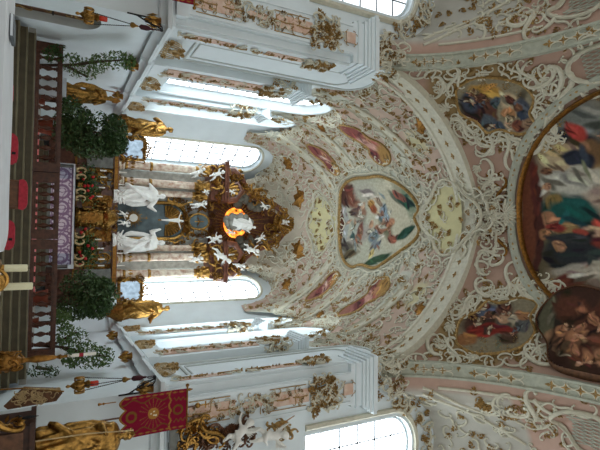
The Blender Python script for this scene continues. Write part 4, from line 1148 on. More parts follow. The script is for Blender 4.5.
# leaf drops along the chancel arch band and the two side arches
mg = MB()
for i in range(4, 87, 3):
    if 42 < i < 48: continue
    p = Vector(bpy.data.objects['trim_3'].data.vertices[i * 10 + 5].co); q = Vector(bpy.data.objects['trim_3'].data.vertices[i * 10 + 15].co); m = (p + Vector(bpy.data.objects['trim_3'].data.vertices[i * 10 + 4].co)) / 2
    T = (q - p).normalized(); N = Vector((0, 1, 0)).cross(T); N = N if N.z < 0 else -N
    f = lambda a, b, l=0: m + T * a + Vector((0, 1, 0)) * b + N * l
    for k in range(4): leaf(mg, f, 0, 0, k * PI / 2, (.15, .1)[k % 2], .09, .01, .03)
tag(mg.build('gilded_leafwork', 'gold_dull'), 'row of gilded leaf drops along the white chancel arch band', 'stucco ornament', kind='stuff')
for s in (-1, 1):
    o = bpy.data.objects['trim_%d' % (4 if s < 0 else 5)]
    mg = MB(); mw = MB()
    for i in range(45, 91, 1):
        if i % 12 > 7: continue
        V_ = o.data.vertices; m = (Vector(V_[i * 8 + 3].co) + Vector(V_[i * 8 + 4].co)) / 2; q = (Vector(V_[i * 8 - 8 + 3].co) + Vector(V_[i * 8 - 8 + 4].co)) / 2
        T = (q - m).normalized(); N = Vector((1, 0, 0)).cross(T); N = N if N.z < 0 else -N
        f = lambda a, b, l=0: m + T * a + Vector((1, 0, 0)) * b + N * l
        if i % 2:
            for k in range(4): leaf(mg, f, 0, 0, k * PI / 2, (.2, .14)[k % 2], .11, .01, .04)
        else: scroll(mw, f, 'C', 0, .34, .022, 1, .02, 5, (0, .12)); scroll(mw, f, 'C', 0, .34, .022, -1, .02, 5, (0, -.12))
    tag(mg.build('gilded_leafwork', 'gold_dull'), 'gilded leaf drops along the %s side arch of the nave' % WORDS[s], 'stucco ornament', kind='stuff')
    tag(mw.build('stucco_scrollwork', 'stucco'), 'thin white scrolls along the %s side arch of the nave' % WORDS[s], 'stucco ornament', kind='stuff')
    # foliage over the transept window, and scrolls on the vault before it
    t = thing('stucco_crest', '%s stucco and gilded foliage over the arch of the big window beside the chancel pier' % WORDS[s], 'stucco ornament', (s * 7.9, 12.6, 13.3))
    pl = Plane((s * 7.95, 12.66, 0), (1, 0, 0), (0, 0, 1)); mw = MB(); mg = MB()
    for i in range(70):
        a = PI * R.random(); r = 1.35 + .5 * R.random()
        f = pl.place(math.cos(a) * r, 11.9 + math.sin(a) * r * .95)[0]
        if R.random() < .5: scroll(mw, f, R.choice('CS'), R.random() * 6.28, .4, .04, R.choice((-1, 1)), .05, 5)
        else: spray(mg, f, 0, 0, R.random() * 6.28, .3, 3, 1, .02, R)
    mw.build('stucco_scrollwork', 'stucco', t); mg.build('gilded_leafwork', 'gold_dull', t)
    BS = Surf(lambda x, y: bay_z(np.asarray(x, float), np.asarray(y, float)))
    t = thing('stucco_cartouche', '%s lattice cartouche with shells on the transept vault outside the side arch' % WORDS[s], 'stucco ornament', tuple(BS.frame(s * 6.6, 8.4)[0]))
    mw = MB(); mg = MB(); ml = MB()
    lo = smooth_loop([(s * x, y) for x, y in ((5.95, 8.0), (6.0, 8.8), (6.4, 9.3), (6.75, 8.9), (7.1, 8.5), (6.9, 7.7), (6.4, 7.5))], 5)
    frame_on(mw, BS, lo, .12, .12, .02); ring_scrolls(mw, mg, BS, lo, .6, .4, R, .12, -s)
    for i in range(9):
        for d in (-1, 1): ml.tube([BS.frame(s * (6.05 + .1 * i + .12 * d * q), 8.3 + .6 * q)[0] + Vector((0, 0, -.03)) for q in (-.8, -.4, 0, .4, .8)], .016, 4)
    for (x, y, an, z, kd) in ((6.1, 9.7, .6, .9, 'S'), (6.3, 10.0, 1.6, .6, 'C'), (5.95, 9.3, 1.2, .7, 'J')):
        f, n_ = BS.place(s * x, y); scroll(mw, f, kd, s * an, z, .07, s, .05, 6); spray(mg, f, .1, .1, s * an, .4, 3, 1, .02, R)
    mw.build('stucco_frame', 'stucco', t); mg.build('gilded_leafwork', 'gold_dull', t); ml.build('lattice', 'stucco_green', t)
    t = thing('stucco_cartouche', '%s grey-green wedge field with gilded leaves between the side arch and the big window' % WORDS[s], 'stucco ornament', tuple(BS.frame(s * 6.4, 10.6)[0]))
    mw = MB(); mg = MB()
    for k in range(26):
        x = 6.0 + .9 * R.random(); y = 9.6 + 1.7 * R.random(); f, n_ = BS.place(s * x, y)
        if k % 3 == 0: scroll(mw, f, R.choice('CS'), R.random() * 6.28, .5, .045, s, .03, 6)
        else: spray(mg, f, 0, 0, R.random() * 6.28, .36, 3, 1, .02, R)
    for (x0, y0, x1, y1) in ((5.88, 11.9, 5.9, 9.3), (5.9, 12.2, 6.7, 10.9), (6.3, 11.9, 7.4, 10.6), (6.1, 12.2, 7.6, 10.3)):
        mw.tube([BS.frame(s * (x0 + (x1 - x0) * q / 8), y0 + (y1 - y0) * q / 8)[0] + Vector((0, 0, -.02)) for q in range(9)], .05, 6)
    mw.build('stucco_scrollwork', 'stucco', t); mg.build('gilded_leafwork', 'gold_dull', t)
    mw = MB(); mg = MB()
    for i in range(60):
        x = 6.2 + 2.6 * R.random(); y = 9.5 + 3.0 * R.random(); f, n_ = BS.place(s * x, y)
        if R.random() < .6: scroll(mw, f, R.choice('CSJ'), R.random() * 6.28, .45, .04, R.choice((-1, 1)), .03, 5)
        else: spray(mg, f, 0, 0, R.random() * 6.28, .32, 3, 1, .02, R)
    tag(mw.build('stucco_scrollwork', 'stucco'), 'white stucco scrolls on the transept vault before the %s big window' % WORDS[s], 'stucco ornament', kind='stuff')
    tag(mg.build('gilded_leafwork', 'gold_dull'), 'gilded leaf sprays on the transept vault before the %s big window' % WORDS[s], 'stucco ornament', kind='stuff')
# ------------------------------------------------------------------ carved figures
def bake(mb, voxel, smooth=2):
    me = bpy.data.meshes.new('body'); me.from_pydata([tuple(p) for p in mb.v], [], mb.f)
    o = bpy.data.objects.new('body', me); COL.objects.link(o)
    m = o.modifiers.new('r', 'REMESH'); m.mode = 'VOXEL'; m.voxel_size = voxel
    m2 = o.modifiers.new('s', 'SMOOTH'); m2.iterations = smooth; m2.factor = .5
    dg = bpy.context.evaluated_depsgraph_get()
    out = bpy.data.meshes.new_from_object(o.evaluated_get(dg), depsgraph=dg)
    bpy.data.objects.remove(o); bpy.data.meshes.remove(me)
    out.polygons.foreach_set('use_smooth', [True] * len(out.polygons))
    return out
def V3(*a): return Vector(a)
def hand(mb, p, d, s):
    """palm, four fingers and a thumb"""
    d = Vector(d).normalized(); a = d.orthogonal().normalized(); b = d.cross(a)
    mb.cap(p, s * .5, p + d * s * 1.0, s * .42, 7)
    for i, L in enumerate((.8, 1.0, .95, .7)):
        q = p + d * s * 1.2 + a * s * (-.42 + .28 * i)
        mb.cap(q, s * .17, q + d * s * L * .6 + b * s * .15, s * .15, 5)
    mb.cap(p + d * s * .3 + a * s * .45, s * .18, p + d * s * .9 + a * s * .85 + b * s * .2, s * .15, 5)
def robed(h, arms, seed=1, lean=.03, folds=9, amp=.12, wide=1.0, head=(0, -.02, 0), cape=True, beard=False, hair=True):
    """standing draped figure, facing -Y, feet at z = 0; arms = ((elbow, wrist), (elbow, wrist)) in units of the height"""
    R = random.Random(seed); mb = MB()
    n = 40; prof = [(0.0, .125, .105), (.03, .128, .108), (.12, .12, .1), (.25, .108, .092), (.38, .104, .09), (.48, .105, .085), (.56, .094, .074), (.63, .086, .066), (.7, .098, .07), (.76, .105, .068), (.80, .09, .056), (.83, .045, .04)]
    ph = R.random() * 6
    rings = []
    for z, rx, ry in prof:
        ring = []
        a0 = amp * max(0, 1 - z / .75)
        for j in range(n):
            t = 2 * PI * j / n
            k = 1 + a0 * math.sin(folds * t + ph + z * 5) + a0 * .6 * math.sin((folds - 4) * t - z * 7 + ph)
            ring.append(V3(rx * wide * k * math.cos(t) + lean * math.sin(z * 3.6) * 1.0, ry * wide * k * math.sin(t) - .01 * math.sin(z * 4), z) * h)
        rings.append(ring)
    vs = [p for r in rings for p in r]; fs = []
    for i in range(len(rings) - 1):
        for j in range(n): fs.append((i * n + j, i * n + (j + 1) % n, (i + 1) * n + (j + 1) % n, (i + 1) * n + j))
    fs.append(tuple(range(n))[::-1]); fs.append(tuple((len(rings) - 1) * n + j for j in range(n)))
    mb.add(vs, fs)
    sx = lean * math.sin(.8 * 3.6)
    # bent knee under the cloth, foot tips
    for q in range(3 if wide > 1.1 else 0):
        sg = 1 if lean > 0 else -1; x = sg * (.14 + .05 * q)
        mb.tube([V3(-x * .5 + sx, .0, .74 - .03 * q) * h, V3(x * .2 + sx, -.13, .56 - .05 * q) * h, V3(x * .8, -.1, .42 - .06 * q) * h, V3(x * 1.1, -.04, .28 - .05 * q) * h, V3(x * 1.15, .0, .12) * h], [.02 * h, .03 * h, .04 * h, .04 * h, .03 * h], 7)
    mb.cap(V3(.05, -.03, .5) * h, .06 * h, V3(.06, -.1, .28) * h, .045 * h)
    mb.cap(V3(.06, -.1, .28) * h, .045 * h, V3(.07, -.07, .05) * h, .04 * h)
    for x in (-.05, .07): mb.cap(V3(x, -.09, .015) * h, .022 * h, V3(x * 1.2, -.15, .012) * h, .016 * h, 7)
    # diagonal sash folds over the body
    for q in range(5):
        a = q * .035
        pts = [V3(-.1 + sx, -.05 - a * .2, .72 - a), V3(-.02, -.1, .6 - a), V3(.09, -.1, .5 - a), V3(.12, -.03, .42 - a)]
        mb.tube([p * h for p in pts], [.014 * h] * 4, 6)
    if cape:
        for sg in (-1, 1):
            for q in range(4):
                x = sg * (.1 + .018 * q)
                mb.tube([V3(x * .9 + sx, .03, .76) * h, V3(x * 1.25, .05 + .01 * q, .55) * h, V3(x * 1.25 + sg * .02, .05, .3) * h, V3(x * 1.15, .04, .12 + .02 * q) * h], [.025 * h, .03 * h, .03 * h, .02 * h], 7)
    nk = V3(sx, -.005, .81) * h; hd = V3(sx + head[0] * .05, head[1], .915) * h
    mb.cap(nk, .036 * h, hd - V3(0, 0, .04) * h, .032 * h)
    mb.sph(hd, (.048 * h, .056 * h, .066 * h), 14, 10)
    f = V3(head[0], -1, head[2]).normalized(); sd = V3(-f.y, f.x, 0).normalized()
    mb.cap(hd + f * .05 * h + V3(0, 0, .012) * h, .007 * h, hd + f * .064 * h - V3(0, 0, .01) * h, .012 * h, 6)
    mb.cap(hd + f * .045 * h - V3(0, 0, .045) * h, .018 * h, hd + f * .05 * h - V3(0, 0, .05) * h, .016 * h, 6)
    for s in (-1, 1):
        mb.sph(hd + sd * s * .047 * h, (.01 * h, .014 * h, .018 * h), 6, 5)
        mb.sph(hd + sd * s * .02 * h + f * .045 * h + V3(0, 0, .016) * h, (.01 * h,) * 3, 6, 5)
    if hair:
        for q in range(14):
            t = q / 14 * 2 * PI
            p = hd + V3(math.cos(t) * .045, math.sin(t) * .05 + .012, .02 + .025 * math.sin(t)) * h
            if (p - hd).dot(f) < .035 * h: mb.sph(p, .02 * h, 6, 5); mb.sph(p - V3(0, 0, .04) * h - f * .01 * h, .018 * h, 6, 5)
    if beard:
        for q in range(4): mb.cap(hd + f * .04 * h - V3(0, 0, .04 + .02 * q) * h + sd * (q % 2 - .5) * .02 * h, .024 * h, hd + f * .045 * h - V3(0, 0, .08 + .015 * q) * h, .016 * h, 6)
    for s, (el, wr) in zip((-1, 1), arms):
        sh = V3(sx + s * .1, 0, .775) * h; e = V3(*el) * h; w = V3(*wr) * h
        mb.cap(sh, .044 * h, e, .04 * h); mb.cap(e, .042 * h, w, .026 * h)
        mb.tube([sh - V3(0, 0, .02) * h, (sh + e) / 2 - V3(0, 0, .03) * h, e - V3(0, 0, .05) * h, (e + w) / 2 - V3(0, 0, .035) * h], [.03 * h, .035 * h, .035 * h, .015 * h], 7)
        hand(mb, w, w - e, .028 * h)
    return mb
def putto(h, seed):
    """naked winged child in flight or seated; centre of the hips at the origin"""
    R = random.Random(seed); mb = MB()
    mb.cap(V3(0, 0, 0) * h, .12 * h, V3(0, -.03, .27) * h, .115 * h, 12)
    mb.sph(V3(0, -.05, .08) * h, (.12 * h, .11 * h, .12 * h))
    hd = V3((R.random() - .5) * .1, -.06, .5) * h
    mb.cap(V3(0, -.02, .34) * h, .06 * h, hd, .06 * h)
    mb.sph(hd, (.105 * h, .115 * h, .12 * h), 12, 9); mb.sph(hd + V3(0, -.11, -.01) * h, .022 * h, 6, 5)
    for q in range(10): mb.sph(hd + V3(math.cos(q * .63) * .085, .03 + .04 * math.sin(q * .63), .06 + .03 * math.sin(q)) * h, .045 * h, 6, 5)
    for s in (-1, 1):
        a = R.random()
        sh = V3(s * .12, -.02, .3) * h; e = sh + V3(s * .15, -.08 + .1 * a, .12 * (a * 2 - .7)) * h; w = e + V3(s * .06, -.13, .14 * a + .02) * h
        mb.cap(sh, .05 * h, e, .042 * h); mb.cap(e, .042 * h, w, .03 * h); hand(mb, w, w - e, .035 * h)
        b = R.random()
        hp = V3(s * .07, 0, -.04) * h; k = hp + V3(s * .08, -.2 * b - .05, -.2 + .12 * b) * h; ft = k + V3(s * .02, .1 - .12 * b, -.2) * h
        mb.cap(hp, .085 * h, k, .06 * h); mb.cap(k, .06 * h, ft, .036 * h); mb.cap(ft, .036 * h, ft + V3(0, -.09, -.02) * h, .026 * h, 7)
    mb.tube([V3(-.14, -.1, .1) * h, V3(0, -.15, .0) * h, V3(.16, -.08, -.05) * h, V3(.24, .06, .05) * h], [.03 * h, .06 * h, .06 * h, .03 * h], 7)
    return mb
def wings(mb, h, o):
    for s in (-1, 1):
        for q in range(6):
            a = .5 + q * .22
            p = Vector(o) + V3(s * .05, .07, 0) * h
            d = V3(s * math.sin(a), .25, math.cos(a)) * h * (.34 - .02 * q)
            mb.tube([p, p + d * .5, p + d], [.02 * h, .04 * h, .012 * h], 6, flat=.45)
def obj_from(me, name, mt, loc=(0, 0, 0), parent=None):
    o = bpy.data.objects.new(name, me); COL.objects.link(o)
    if not me.materials: me.materials.append(MATS[mt])
    o.location = loc
    if parent is not None: o.parent = parent
    return o

# ------------------------------------------------------------------ high altar
AY = 24.5
rt = thing('altarpiece', 'towering gilded and marble high altarpiece with paired columns and a glowing glory', 'altarpiece', (0, AY, 1.42))
def part(mb, name, mt, parent=rt, **k): return mb.build(name, mt, parent, **k)
mb = MB()
mb.bx((-3.0, 24.1, 1.42), (3.0, 25.6, 2.6)); mb.bx((-3.1, 24.0, 2.6), (3.1, 25.6, 2.75))
mb.bx((-2.95, 24.15, 2.75), (2.95, 25.6, 4.2)); mb.bx((-3.15, 23.95, 4.2), (-1.0, 25.6, 4.42)); mb.bx((1.0, 23.95, 4.2), (3.15, 25.6, 4.42)); mb.bx((-1.0, 24.2, 4.2), (1.0, 25.6, 4.42))
part(mb, 'base', 'marble_red', smooth=0)
mb = MB()
for x in (-2.7, -1.88, -1.42, 1.42, 1.88, 2.7):
    y = 24.3 if abs(x) > 2.5 else 24.5 if abs(x) > 1.6 else 24.85
    mb = MB(); mb.bx((x - .3, y - .36, 3.0), (x + .3, y + .3, 4.15)); part(mb, 'pedestal', 'marble_grey', smooth=0)
for s in (-1, 1):
    for a, b_ in ((.55, 1.1), (2.2, 2.38)):
        mb = MB(); mb.bx((s * a, 24.1, 2.85), (s * b_, 24.2, 4.15)); part(mb, 'gilded_panel', 'gold_matte', smooth=0)
    mb = MB(); mb.bx((s * .5, 24.02, 2.5), (s * 2.9, 24.12, 2.74)); part(mb, 'gilded_moulding', 'gold_matte', smooth=0); mb = MB(); mb.bx((s * 1.0, 23.93, 4.22), (s * 3.1, 23.97, 4.38)); part(mb, 'gilded_moulding', 'gold_matte', smooth=0)
R = random.Random(77)
mb = MB()
pb = Plane((0, 24.1, 0), (1, 0, 0), (0, 0, 1))
for x in (-2.7, -1.95, 1.95, 2.7):
    f = pb.place(x, 3.5)[0]
    for q in range(9): scroll(mb, f, R.choice('CS'), R.random() * 6.28, .42, .04, R.choice((-1, 1)), .08, 5, ((R.random() - .5) * .4, (R.random() - .5) * .9))
    shell(mb, f, 0, .1, PI / 2, .3, 7, .1)
for q in range(120):
    x = (R.random() - .5) * 5.6; f = pb.place(x, 2.9 + 1.5 * R.random())[0]
    if R.random() < .6: scroll(mb, f, R.choice('CS'), R.random() * 6.28, .36, .035, R.choice((-1, 1)), .06, 5)
    else: spray(mb, f, 0, 0, R.random() * 6.28, .3, 3, 1, .05, R)
part(mb, 'gilded_predella', 'gold')
# back wall of the altarpiece with the dark niche
mb = MB(); mb.bx((-2.9, 25.1, 4.42), (2.9, 25.5, 9.2)); part(mb, 'back_wall', 'marble_silver', smooth=0)
mb = MB()
nn = [(-.95, 4.42), (-.95, 7.2)] + [(-.95 * math.cos(PI * k / 14), 7.2 + .8 * math.sin(PI * k / 14)) for k in range(1, 14)] + [(.95, 7.2), (.95, 4.42)]
mb.prism(nn, -.06, 0, (0, 25.1, 0)); part(mb, 'niche', 'altar_blue', smooth=0)
mb = MB()
for p, q in zip(nn, nn[1:]): mb.tube([(p[0], 25.02, p[1]), (q[0], 25.02, q[1])], .1, 7)
for q in range(46):
    a = PI * R.random(); r = 1.0 + .25 * R.random()
    f = Plane((math.cos(a) * r, 24.95, 7.0 + math.sin(a) * r), (1, 0, 0), (0, 0, 1)).place(0, 0)[0]
    (scroll(mb, f, R.choice('CS'), R.random() * 6.28, .4, .04, 1, .06, 5) if q % 2 else spray(mb, f, 0, 0, a, .35, 3, 1, .04, R))
for q in range(17):
    a = PI * q / 16; mb.tube([(math.cos(a) * .2, 24.98, 6.9 + math.sin(a) * .2), (math.cos(a) * .8, 24.95, 6.9 + math.sin(a) * .9)], [.03, .08], 6)
part(mb, 'gilded_niche_arch', 'gold')
for x in (-2.7, -1.88, -1.42, 1.42, 1.88, 2.7):
    y = 24.3 if abs(x) > 2.5 else 24.5 if abs(x) > 1.6 else 24.85
    r = .21 if abs(x) > 1.6 else .18
    mb = MB(); mb.lathe([(r * 1.5, 4.42), (r * 1.5, 4.52), (r * 1.2, 4.56), (r * 1.35, 4.64), (r * 1.05, 4.72), (r, 4.75), (r * .98, 6.2), (r * .88, 8.25)], (x, y, 0), 20)
    c = part(mb, 'column', 'marble_column')
    mb = MB()
    for z in (4.75, 5.95): mb.lathe([(r * 1.0, z - .05), (r * 1.12, z - .02), (r * 1.12, z + .06), (r * 1.0, z + .1)], (x, y, 0), 18)
    for q in range(7):
        a = q * .9; f = Plane((x + math.cos(a) * r, y + math.sin(a) * r, 4.95), (-math.sin(a), math.cos(a), 0), (0, 0, 1)).place(0, 0)[0]; leaf(mb, f, 0, 0, PI / 2, .25, .16, 0, .04)
    mb.build('gilded_band', 'gold', c)
    mb = MB(); mb.lathe([(r * .9, 8.22), (r * 1.05, 8.3), (r * .95, 8.36), (r * 1.2, 8.8), (r * 1.55, 8.95), (r * 1.55, 9.02)], (x, y, 0), 16)
    for q in range(16):
        a = q * .39; z = 8.36 + .24 * (q % 2); f = Plane((x + math.cos(a) * r * 1.05, y + math.sin(a) * r * 1.05, z), (-math.sin(a), math.cos(a), 0), (math.cos(a) * .3, math.sin(a) * .3, 1)).place(0, 0)[0]; leaf(mb, f, 0, 0, PI / 2, .3, .18, .02, .07)
    mb.build('capital', 'gold', c)
for s in (-1, 1):
    mb = MB(); mb.bx((s * 2.12, 24.75, 4.42), (s * 2.5, 25.12, 8.4)); part(mb, 'silver_strip', 'marble_silver', smooth=0)  # pale silver strip filling the gap between the outer columns
    # entablature block and broken pediment
    mb = MB()
    for (o, z0, z1) in ((0, 9.0, 9.2), (.08, 9.2, 9.28), (0, 9.28, 9.6), (.1, 9.6, 9.7), (.22, 9.7, 9.84), (.3, 9.84, 9.92)):
        mb.bx((s * (1.15 - o * .4), 24.0 - o, z0), (s * (2.98 + o), 25.4, z1))
    part(mb, 'entablature', 'marble_red', smooth=0)
    mb = MB()
    for q in range(26):
        f = Plane((s * (1.3 + 1.6 * R.random()), 23.92, 9.1 + .5 * R.random()), (1, 0, 0), (0, 0, 1)).place(0, 0)[0]
        (scroll(mb, f, R.choice('CS'), R.random() * 6.28, .42, .045, R.choice((-1, 1)), .05, 5) if q % 2 else spray(mb, f, 0, 0, R.random() * 6.28, .4, 3, 1, .05, R))
    part(mb, 'gilded_scrollwork', 'gold')
    # volute of the gable
    mb = MB()
    pts = [(s * 2.7, 24.5, 9.95), (s * 2.75, 24.5, 10.35), (s * 2.4, 24.5, 10.8), (s * 1.9, 24.5, 11.1), (s * 1.5, 24.5, 11.7), (s * 1.25, 24.6, 12.5), (s * .95, 24.6, 13.2), (s * .4, 24.6, 13.75)]
    mb.tube(pts, [.3, .34, .3, .24, .22, .2, .18, .14], 10)
    pts = [(s * 1.2, 24.1, 9.95), (s * 1.25, 24.05, 10.4), (s * 1.7, 24.05, 10.75), (s * 2.1, 24.1, 10.5), (s * 2.05, 24.1, 10.2)]
    mb.tube(pts, [.22, .2, .18, .16, .12], 10)
    part(mb, 'volute', 'marble_red')
    mb = MB()
    for q in range(44):
        t = R.random(); z = 9.9 + 3.7 * t; x = s * (2.5 - 2.0 * t + (R.random() - .5) * .8)
        f = Plane((x, 24.25, z), (1, 0, 0), (0, 0, 1)).place(0, 0)[0]
        (scroll(mb, f, R.choice('CSJ'), R.random() * 6.28, .5, .05, R.choice((-1, 1)), .05, 5) if q % 2 else spray(mb, f, 0, 0, R.random() * 6.28, .45, 3, 1, .05, R))
    for q in range(7):
        a = PI * q / 6; mb.tube([(s * 1.75 + math.cos(a) * .15, 24.0, 9.95), (s * 1.75 + math.cos(a) * .4, 23.95, 10.0 + math.sin(a) * .55)], [.05, .09], 6)
    part(mb, 'gilded_gable_ornament', 'gold')
    mb = MB()
    for q in range(26):
        t = R.random(); mb.sph((s * (.75 + 1.3 * t + .2 * R.random()), 24.6 + .25 * R.random(), 10.2 + 2.6 * (1 - t) * R.random() + .3), (.2 + .2 * R.random(), .16, .16 + .16 * R.random()), 8, 6)
    o = part(mb, 'cloud', 'cloud_dark'); o['label'] = 'grey-green stucco clouds'
    mb = MB(); mb.bx((s * 2.75, 24.5, 9.92), (s * 3.0, 24.8, 10.3)); mb.lathe([(.1, 10.3), (.2, 10.45), (.22, 10.6), (.1, 10.75), (.16, 10.85), (.05, 11.05)], (s * 2.87, 24.65, 0), 10); part(mb, 'vase', 'gold')
# gable back with the amber window
mb = MB()
gl = [(-1.6, 9.2), (-1.5, 11.3), (-1.05, 12.5), (-.5, 13.5), (0, 13.9), (.5, 13.5), (1.05, 12.5), (1.5, 11.3), (1.6, 9.2)]
mb.prism(gl, 0, .3, (0, 25.0, 0)); part(mb, 'gable', 'marble_red', smooth=0)
mb = MB()
ov = [(.86 * math.cos(q / 24 * 2 * PI), 10.75 + .7 * math.sin(q / 24 * 2 * PI)) for q in range(24)]
mb.prism(ov, -.05, 0, (0, 25.0, 0)); o = part(mb, 'amber_glass', 'pane_amber', smooth=0); o['label'] = 'glowing orange glass oval'
mb = MB()
for q in range(40):
    a = q / 40 * 2 * PI; L = 1.25 + .35 * (q % 3)
    mb.tube([(math.cos(a) * .92, 24.9, 10.75 + math.sin(a) * .8), (math.cos(a) * L, 24.85, 10.75 + math.sin(a) * L * 1.1)], [.035, .012], 4)
part(mb, 'gilded_rays', 'gold')
mb = MB()
for q in range(30):
    t = R.random(); x = (R.random() - .5) * 1.9 * (1 - t); f = Plane((x, 24.7, 12.0 + 2.0 * t), (1, 0, 0), (0, 0, 1)).place(0, 0)[0]
    (scroll(mb, f, R.choice('CSJ'), R.random() * 6.28, .45, .05, 1, .05, 5) if q % 2 else spray(mb, f, 0, 0, PI / 2 + (R.random() - .5) * 2, .5, 3, 1, .05, R))
for q in range(9): mb.tube([(0, 24.6, 13.3), ((q - 4) * .18, 24.5, 14.2 - .04 * (q - 4) ** 2)], [.05, .1], 6)
part(mb, 'gilded_top_ornament', 'gold')
# blue-grey oval medallion over the niche
mb = MB()
ov = [(.42 * math.cos(q / 24 * 2 * PI), 8.6 + .55 * math.sin(q / 24 * 2 * PI)) for q in range(24)]
mb.prism(ov, -.12, 0, (0, 24.85, 0)); part(mb, 'medallion', 'altar_blue', smooth=0)
mb = MB()
for q in range(24): p, r = ov[q], ov[(q + 1) % 24]; mb.tube([(p[0], 24.72, p[1]), (r[0], 24.72, r[1])], .055, 6)
for q in range(30):
    a = q / 30 * 2 * PI; f = Plane((math.cos(a) * .62, 24.75, 8.6 + math.sin(a) * .72), (1, 0, 0), (0, 0, 1)).place(0, 0)[0]; spray(mb, f, 0, 0, a + R.random() - .5, .3, 3, 1, .02, R)
mb.tube([(-.22, 24.68, 8.5), (0, 24.66, 8.62), (.22, 24.68, 8.5)], .03, 5); mb.tube([(0, 24.66, 8.35), (0, 24.66, 8.85)], .025, 5)
part(mb, 'medallion_frame', 'gold')
# canopy of gold over the niche
mb = MB()
for q in range(60):
    x = (R.random() - .5) * 2.4; f = Plane((x, 24.8, 8.0 + 1.9 * R.random()), (1, 0, 0), (0, 0, 1)).place(0, 0)[0]
    if x * x < .3: continue
    (scroll(mb, f, R.choice('CSJ'), R.random() * 6.28, .42, .045, 1, .05, 5) if q % 2 else spray(mb, f, 0, 0, R.random() * 6.28, .4, 3, 1, .05, R))
part(mb, 'gilded_canopy', 'gold')

# altar table in front, with its embroidered cloth
t = thing('high_altar_table', 'long high altar table with a mauve lace-patterned front and white top cloth', 'altar', (0, 23.0, 1.42))
mb = MB(); mb.bx((-2.2, 22.62, 1.42), (2.2, 23.8, 2.5)); mb.build('body', 'marble_grey', t, smooth=0)
n1, n2 = 46, 220
Zg = np.linspace(1.55, 2.42, n1)[:, None] + np.zeros((1, n2)); Xg = np.zeros((n1, 1)) + np.linspace(-2.1, 2.1, n2)[None, :]
Yg = 22.6 + .012 * np.sin(Xg * 9) + 0 * Zg
vq = (Zg - 1.98) / .42
pat = np.abs(np.sin(Xg * 4.2 + .9 * np.sin(vq * 3))) - .55 * np.abs(vq)
pat2 = np.cos(((Xg * 1.35) % 1 - .5) * 9) * np.cos(vq * 3.4)
ringm = np.abs(np.hypot(((Xg / .7) % 1 - .5) * 1.6, vq) - .62) < .12
lace = (np.abs(pat - .25) < .13) | (np.abs(pat2 - .45) < .16) | ringm | (np.abs(np.abs(vq) - .9) < .06)
colr = np.where(lace[..., None], np.array([lin(c) for c in (146, 120, 148)]), np.array([lin(c) for c in (222, 212, 222)]))
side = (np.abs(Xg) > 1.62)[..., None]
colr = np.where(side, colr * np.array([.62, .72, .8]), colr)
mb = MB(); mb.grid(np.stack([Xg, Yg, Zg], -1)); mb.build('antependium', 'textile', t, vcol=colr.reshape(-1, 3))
mb = MB(); mb.bx((-2.25, 22.54, 2.47), (2.25, 23.82, 2.5)); mb.bx((-2.25, 22.54, 2.4), (2.25, 22.57, 2.5))
for s in (-1, 1): mb.bx((s * 2.25, 22.56, 1.75), (s * 2.28, 23.7, 2.5))
mb.bx((2.1, 22.53, 2.26), (2.28, 22.57, 2.5)); mb.build('top_cloth', 'linen', t, smooth=0)
# tabernacle
t = thing('tabernacle', 'domed golden tabernacle in the middle of the high altar', 'tabernacle', (0, 23.6, 2.5))
mb = MB(); mb.lathe([(.5, 2.5), (.52, 2.62), (.44, 2.68), (.44, 3.7), (.5, 3.76), (.54, 3.9), (.46, 4.0), (.34, 4.2), (.16, 4.36), (.06, 4.42)], (0, 23.7, 0), 18); mb.build('body', 'gold', t)
mb = MB(); mb.prism([(-.24, 2.78), (.24, 2.78), (.24, 3.4), (.12, 3.58), (-.12, 3.58), (-.24, 3.4)], -.47, -.4, (0, 23.7, 0)); mb.build('door', 'gold_matte', t, smooth=0)
mb = MB()
for q in range(34):
    a = -PI / 2 + (R.random() - .5) * 2.6; z = 2.6 + 1.4 * R.random(); f = Plane((math.cos(a) * .48, 23.7 + math.sin(a) * .48, z), (-math.sin(a), math.cos(a), 0), (0, 0, 1)).place(0, 0)[0]
    if abs(math.cos(a)) > .35: scroll(mb, f, R.choice('CS'), R.random() * 6.28, .26, .03, 1, .02, 5)
mb.build('scrollwork', 'gold', t)
for k in range(4):
    pass
# monstrance-like gilded vessel in the niche
t = thing('monstrance', 'gilded rayed vessel standing in the dark niche of the altarpiece', 'vessel', (-.1, 24.75, 4.42))
mb = MB(); mb.lathe([(.2, 4.42), (.2, 4.47), (.06, 4.55), (.05, 4.75), (.1, 4.82), (.04, 4.9), (.06, 5.0)], (-.1, 24.75, 0), 12); mb.build('stem', 'gold', t)
mb = MB(); mb.lathe([(.001, -.03), (.2, -.03), (.2, .03), (.001, .03)], (-.1, 24.75, 5.25), 18, axis=(0, 1, 0)); mb.build('disc', 'wax_white', t)
mb = MB()
for q in range(28):
    a = q / 28 * 2 * PI; L = .36 + .1 * (q % 2); mb.tube([(-.1 + math.cos(a) * .19, 24.75, 5.25 + math.sin(a) * .19), (-.1 + math.cos(a) * L, 24.75, 5.25 + math.sin(a) * L)], [.03, .012], 5)
mb.box((-.1, 24.75, 5.83), (.03, .03, .26)); mb.box((-.1, 24.75, 5.87), (.16, .03, .03)); mb.build('rays', 'gold', t)
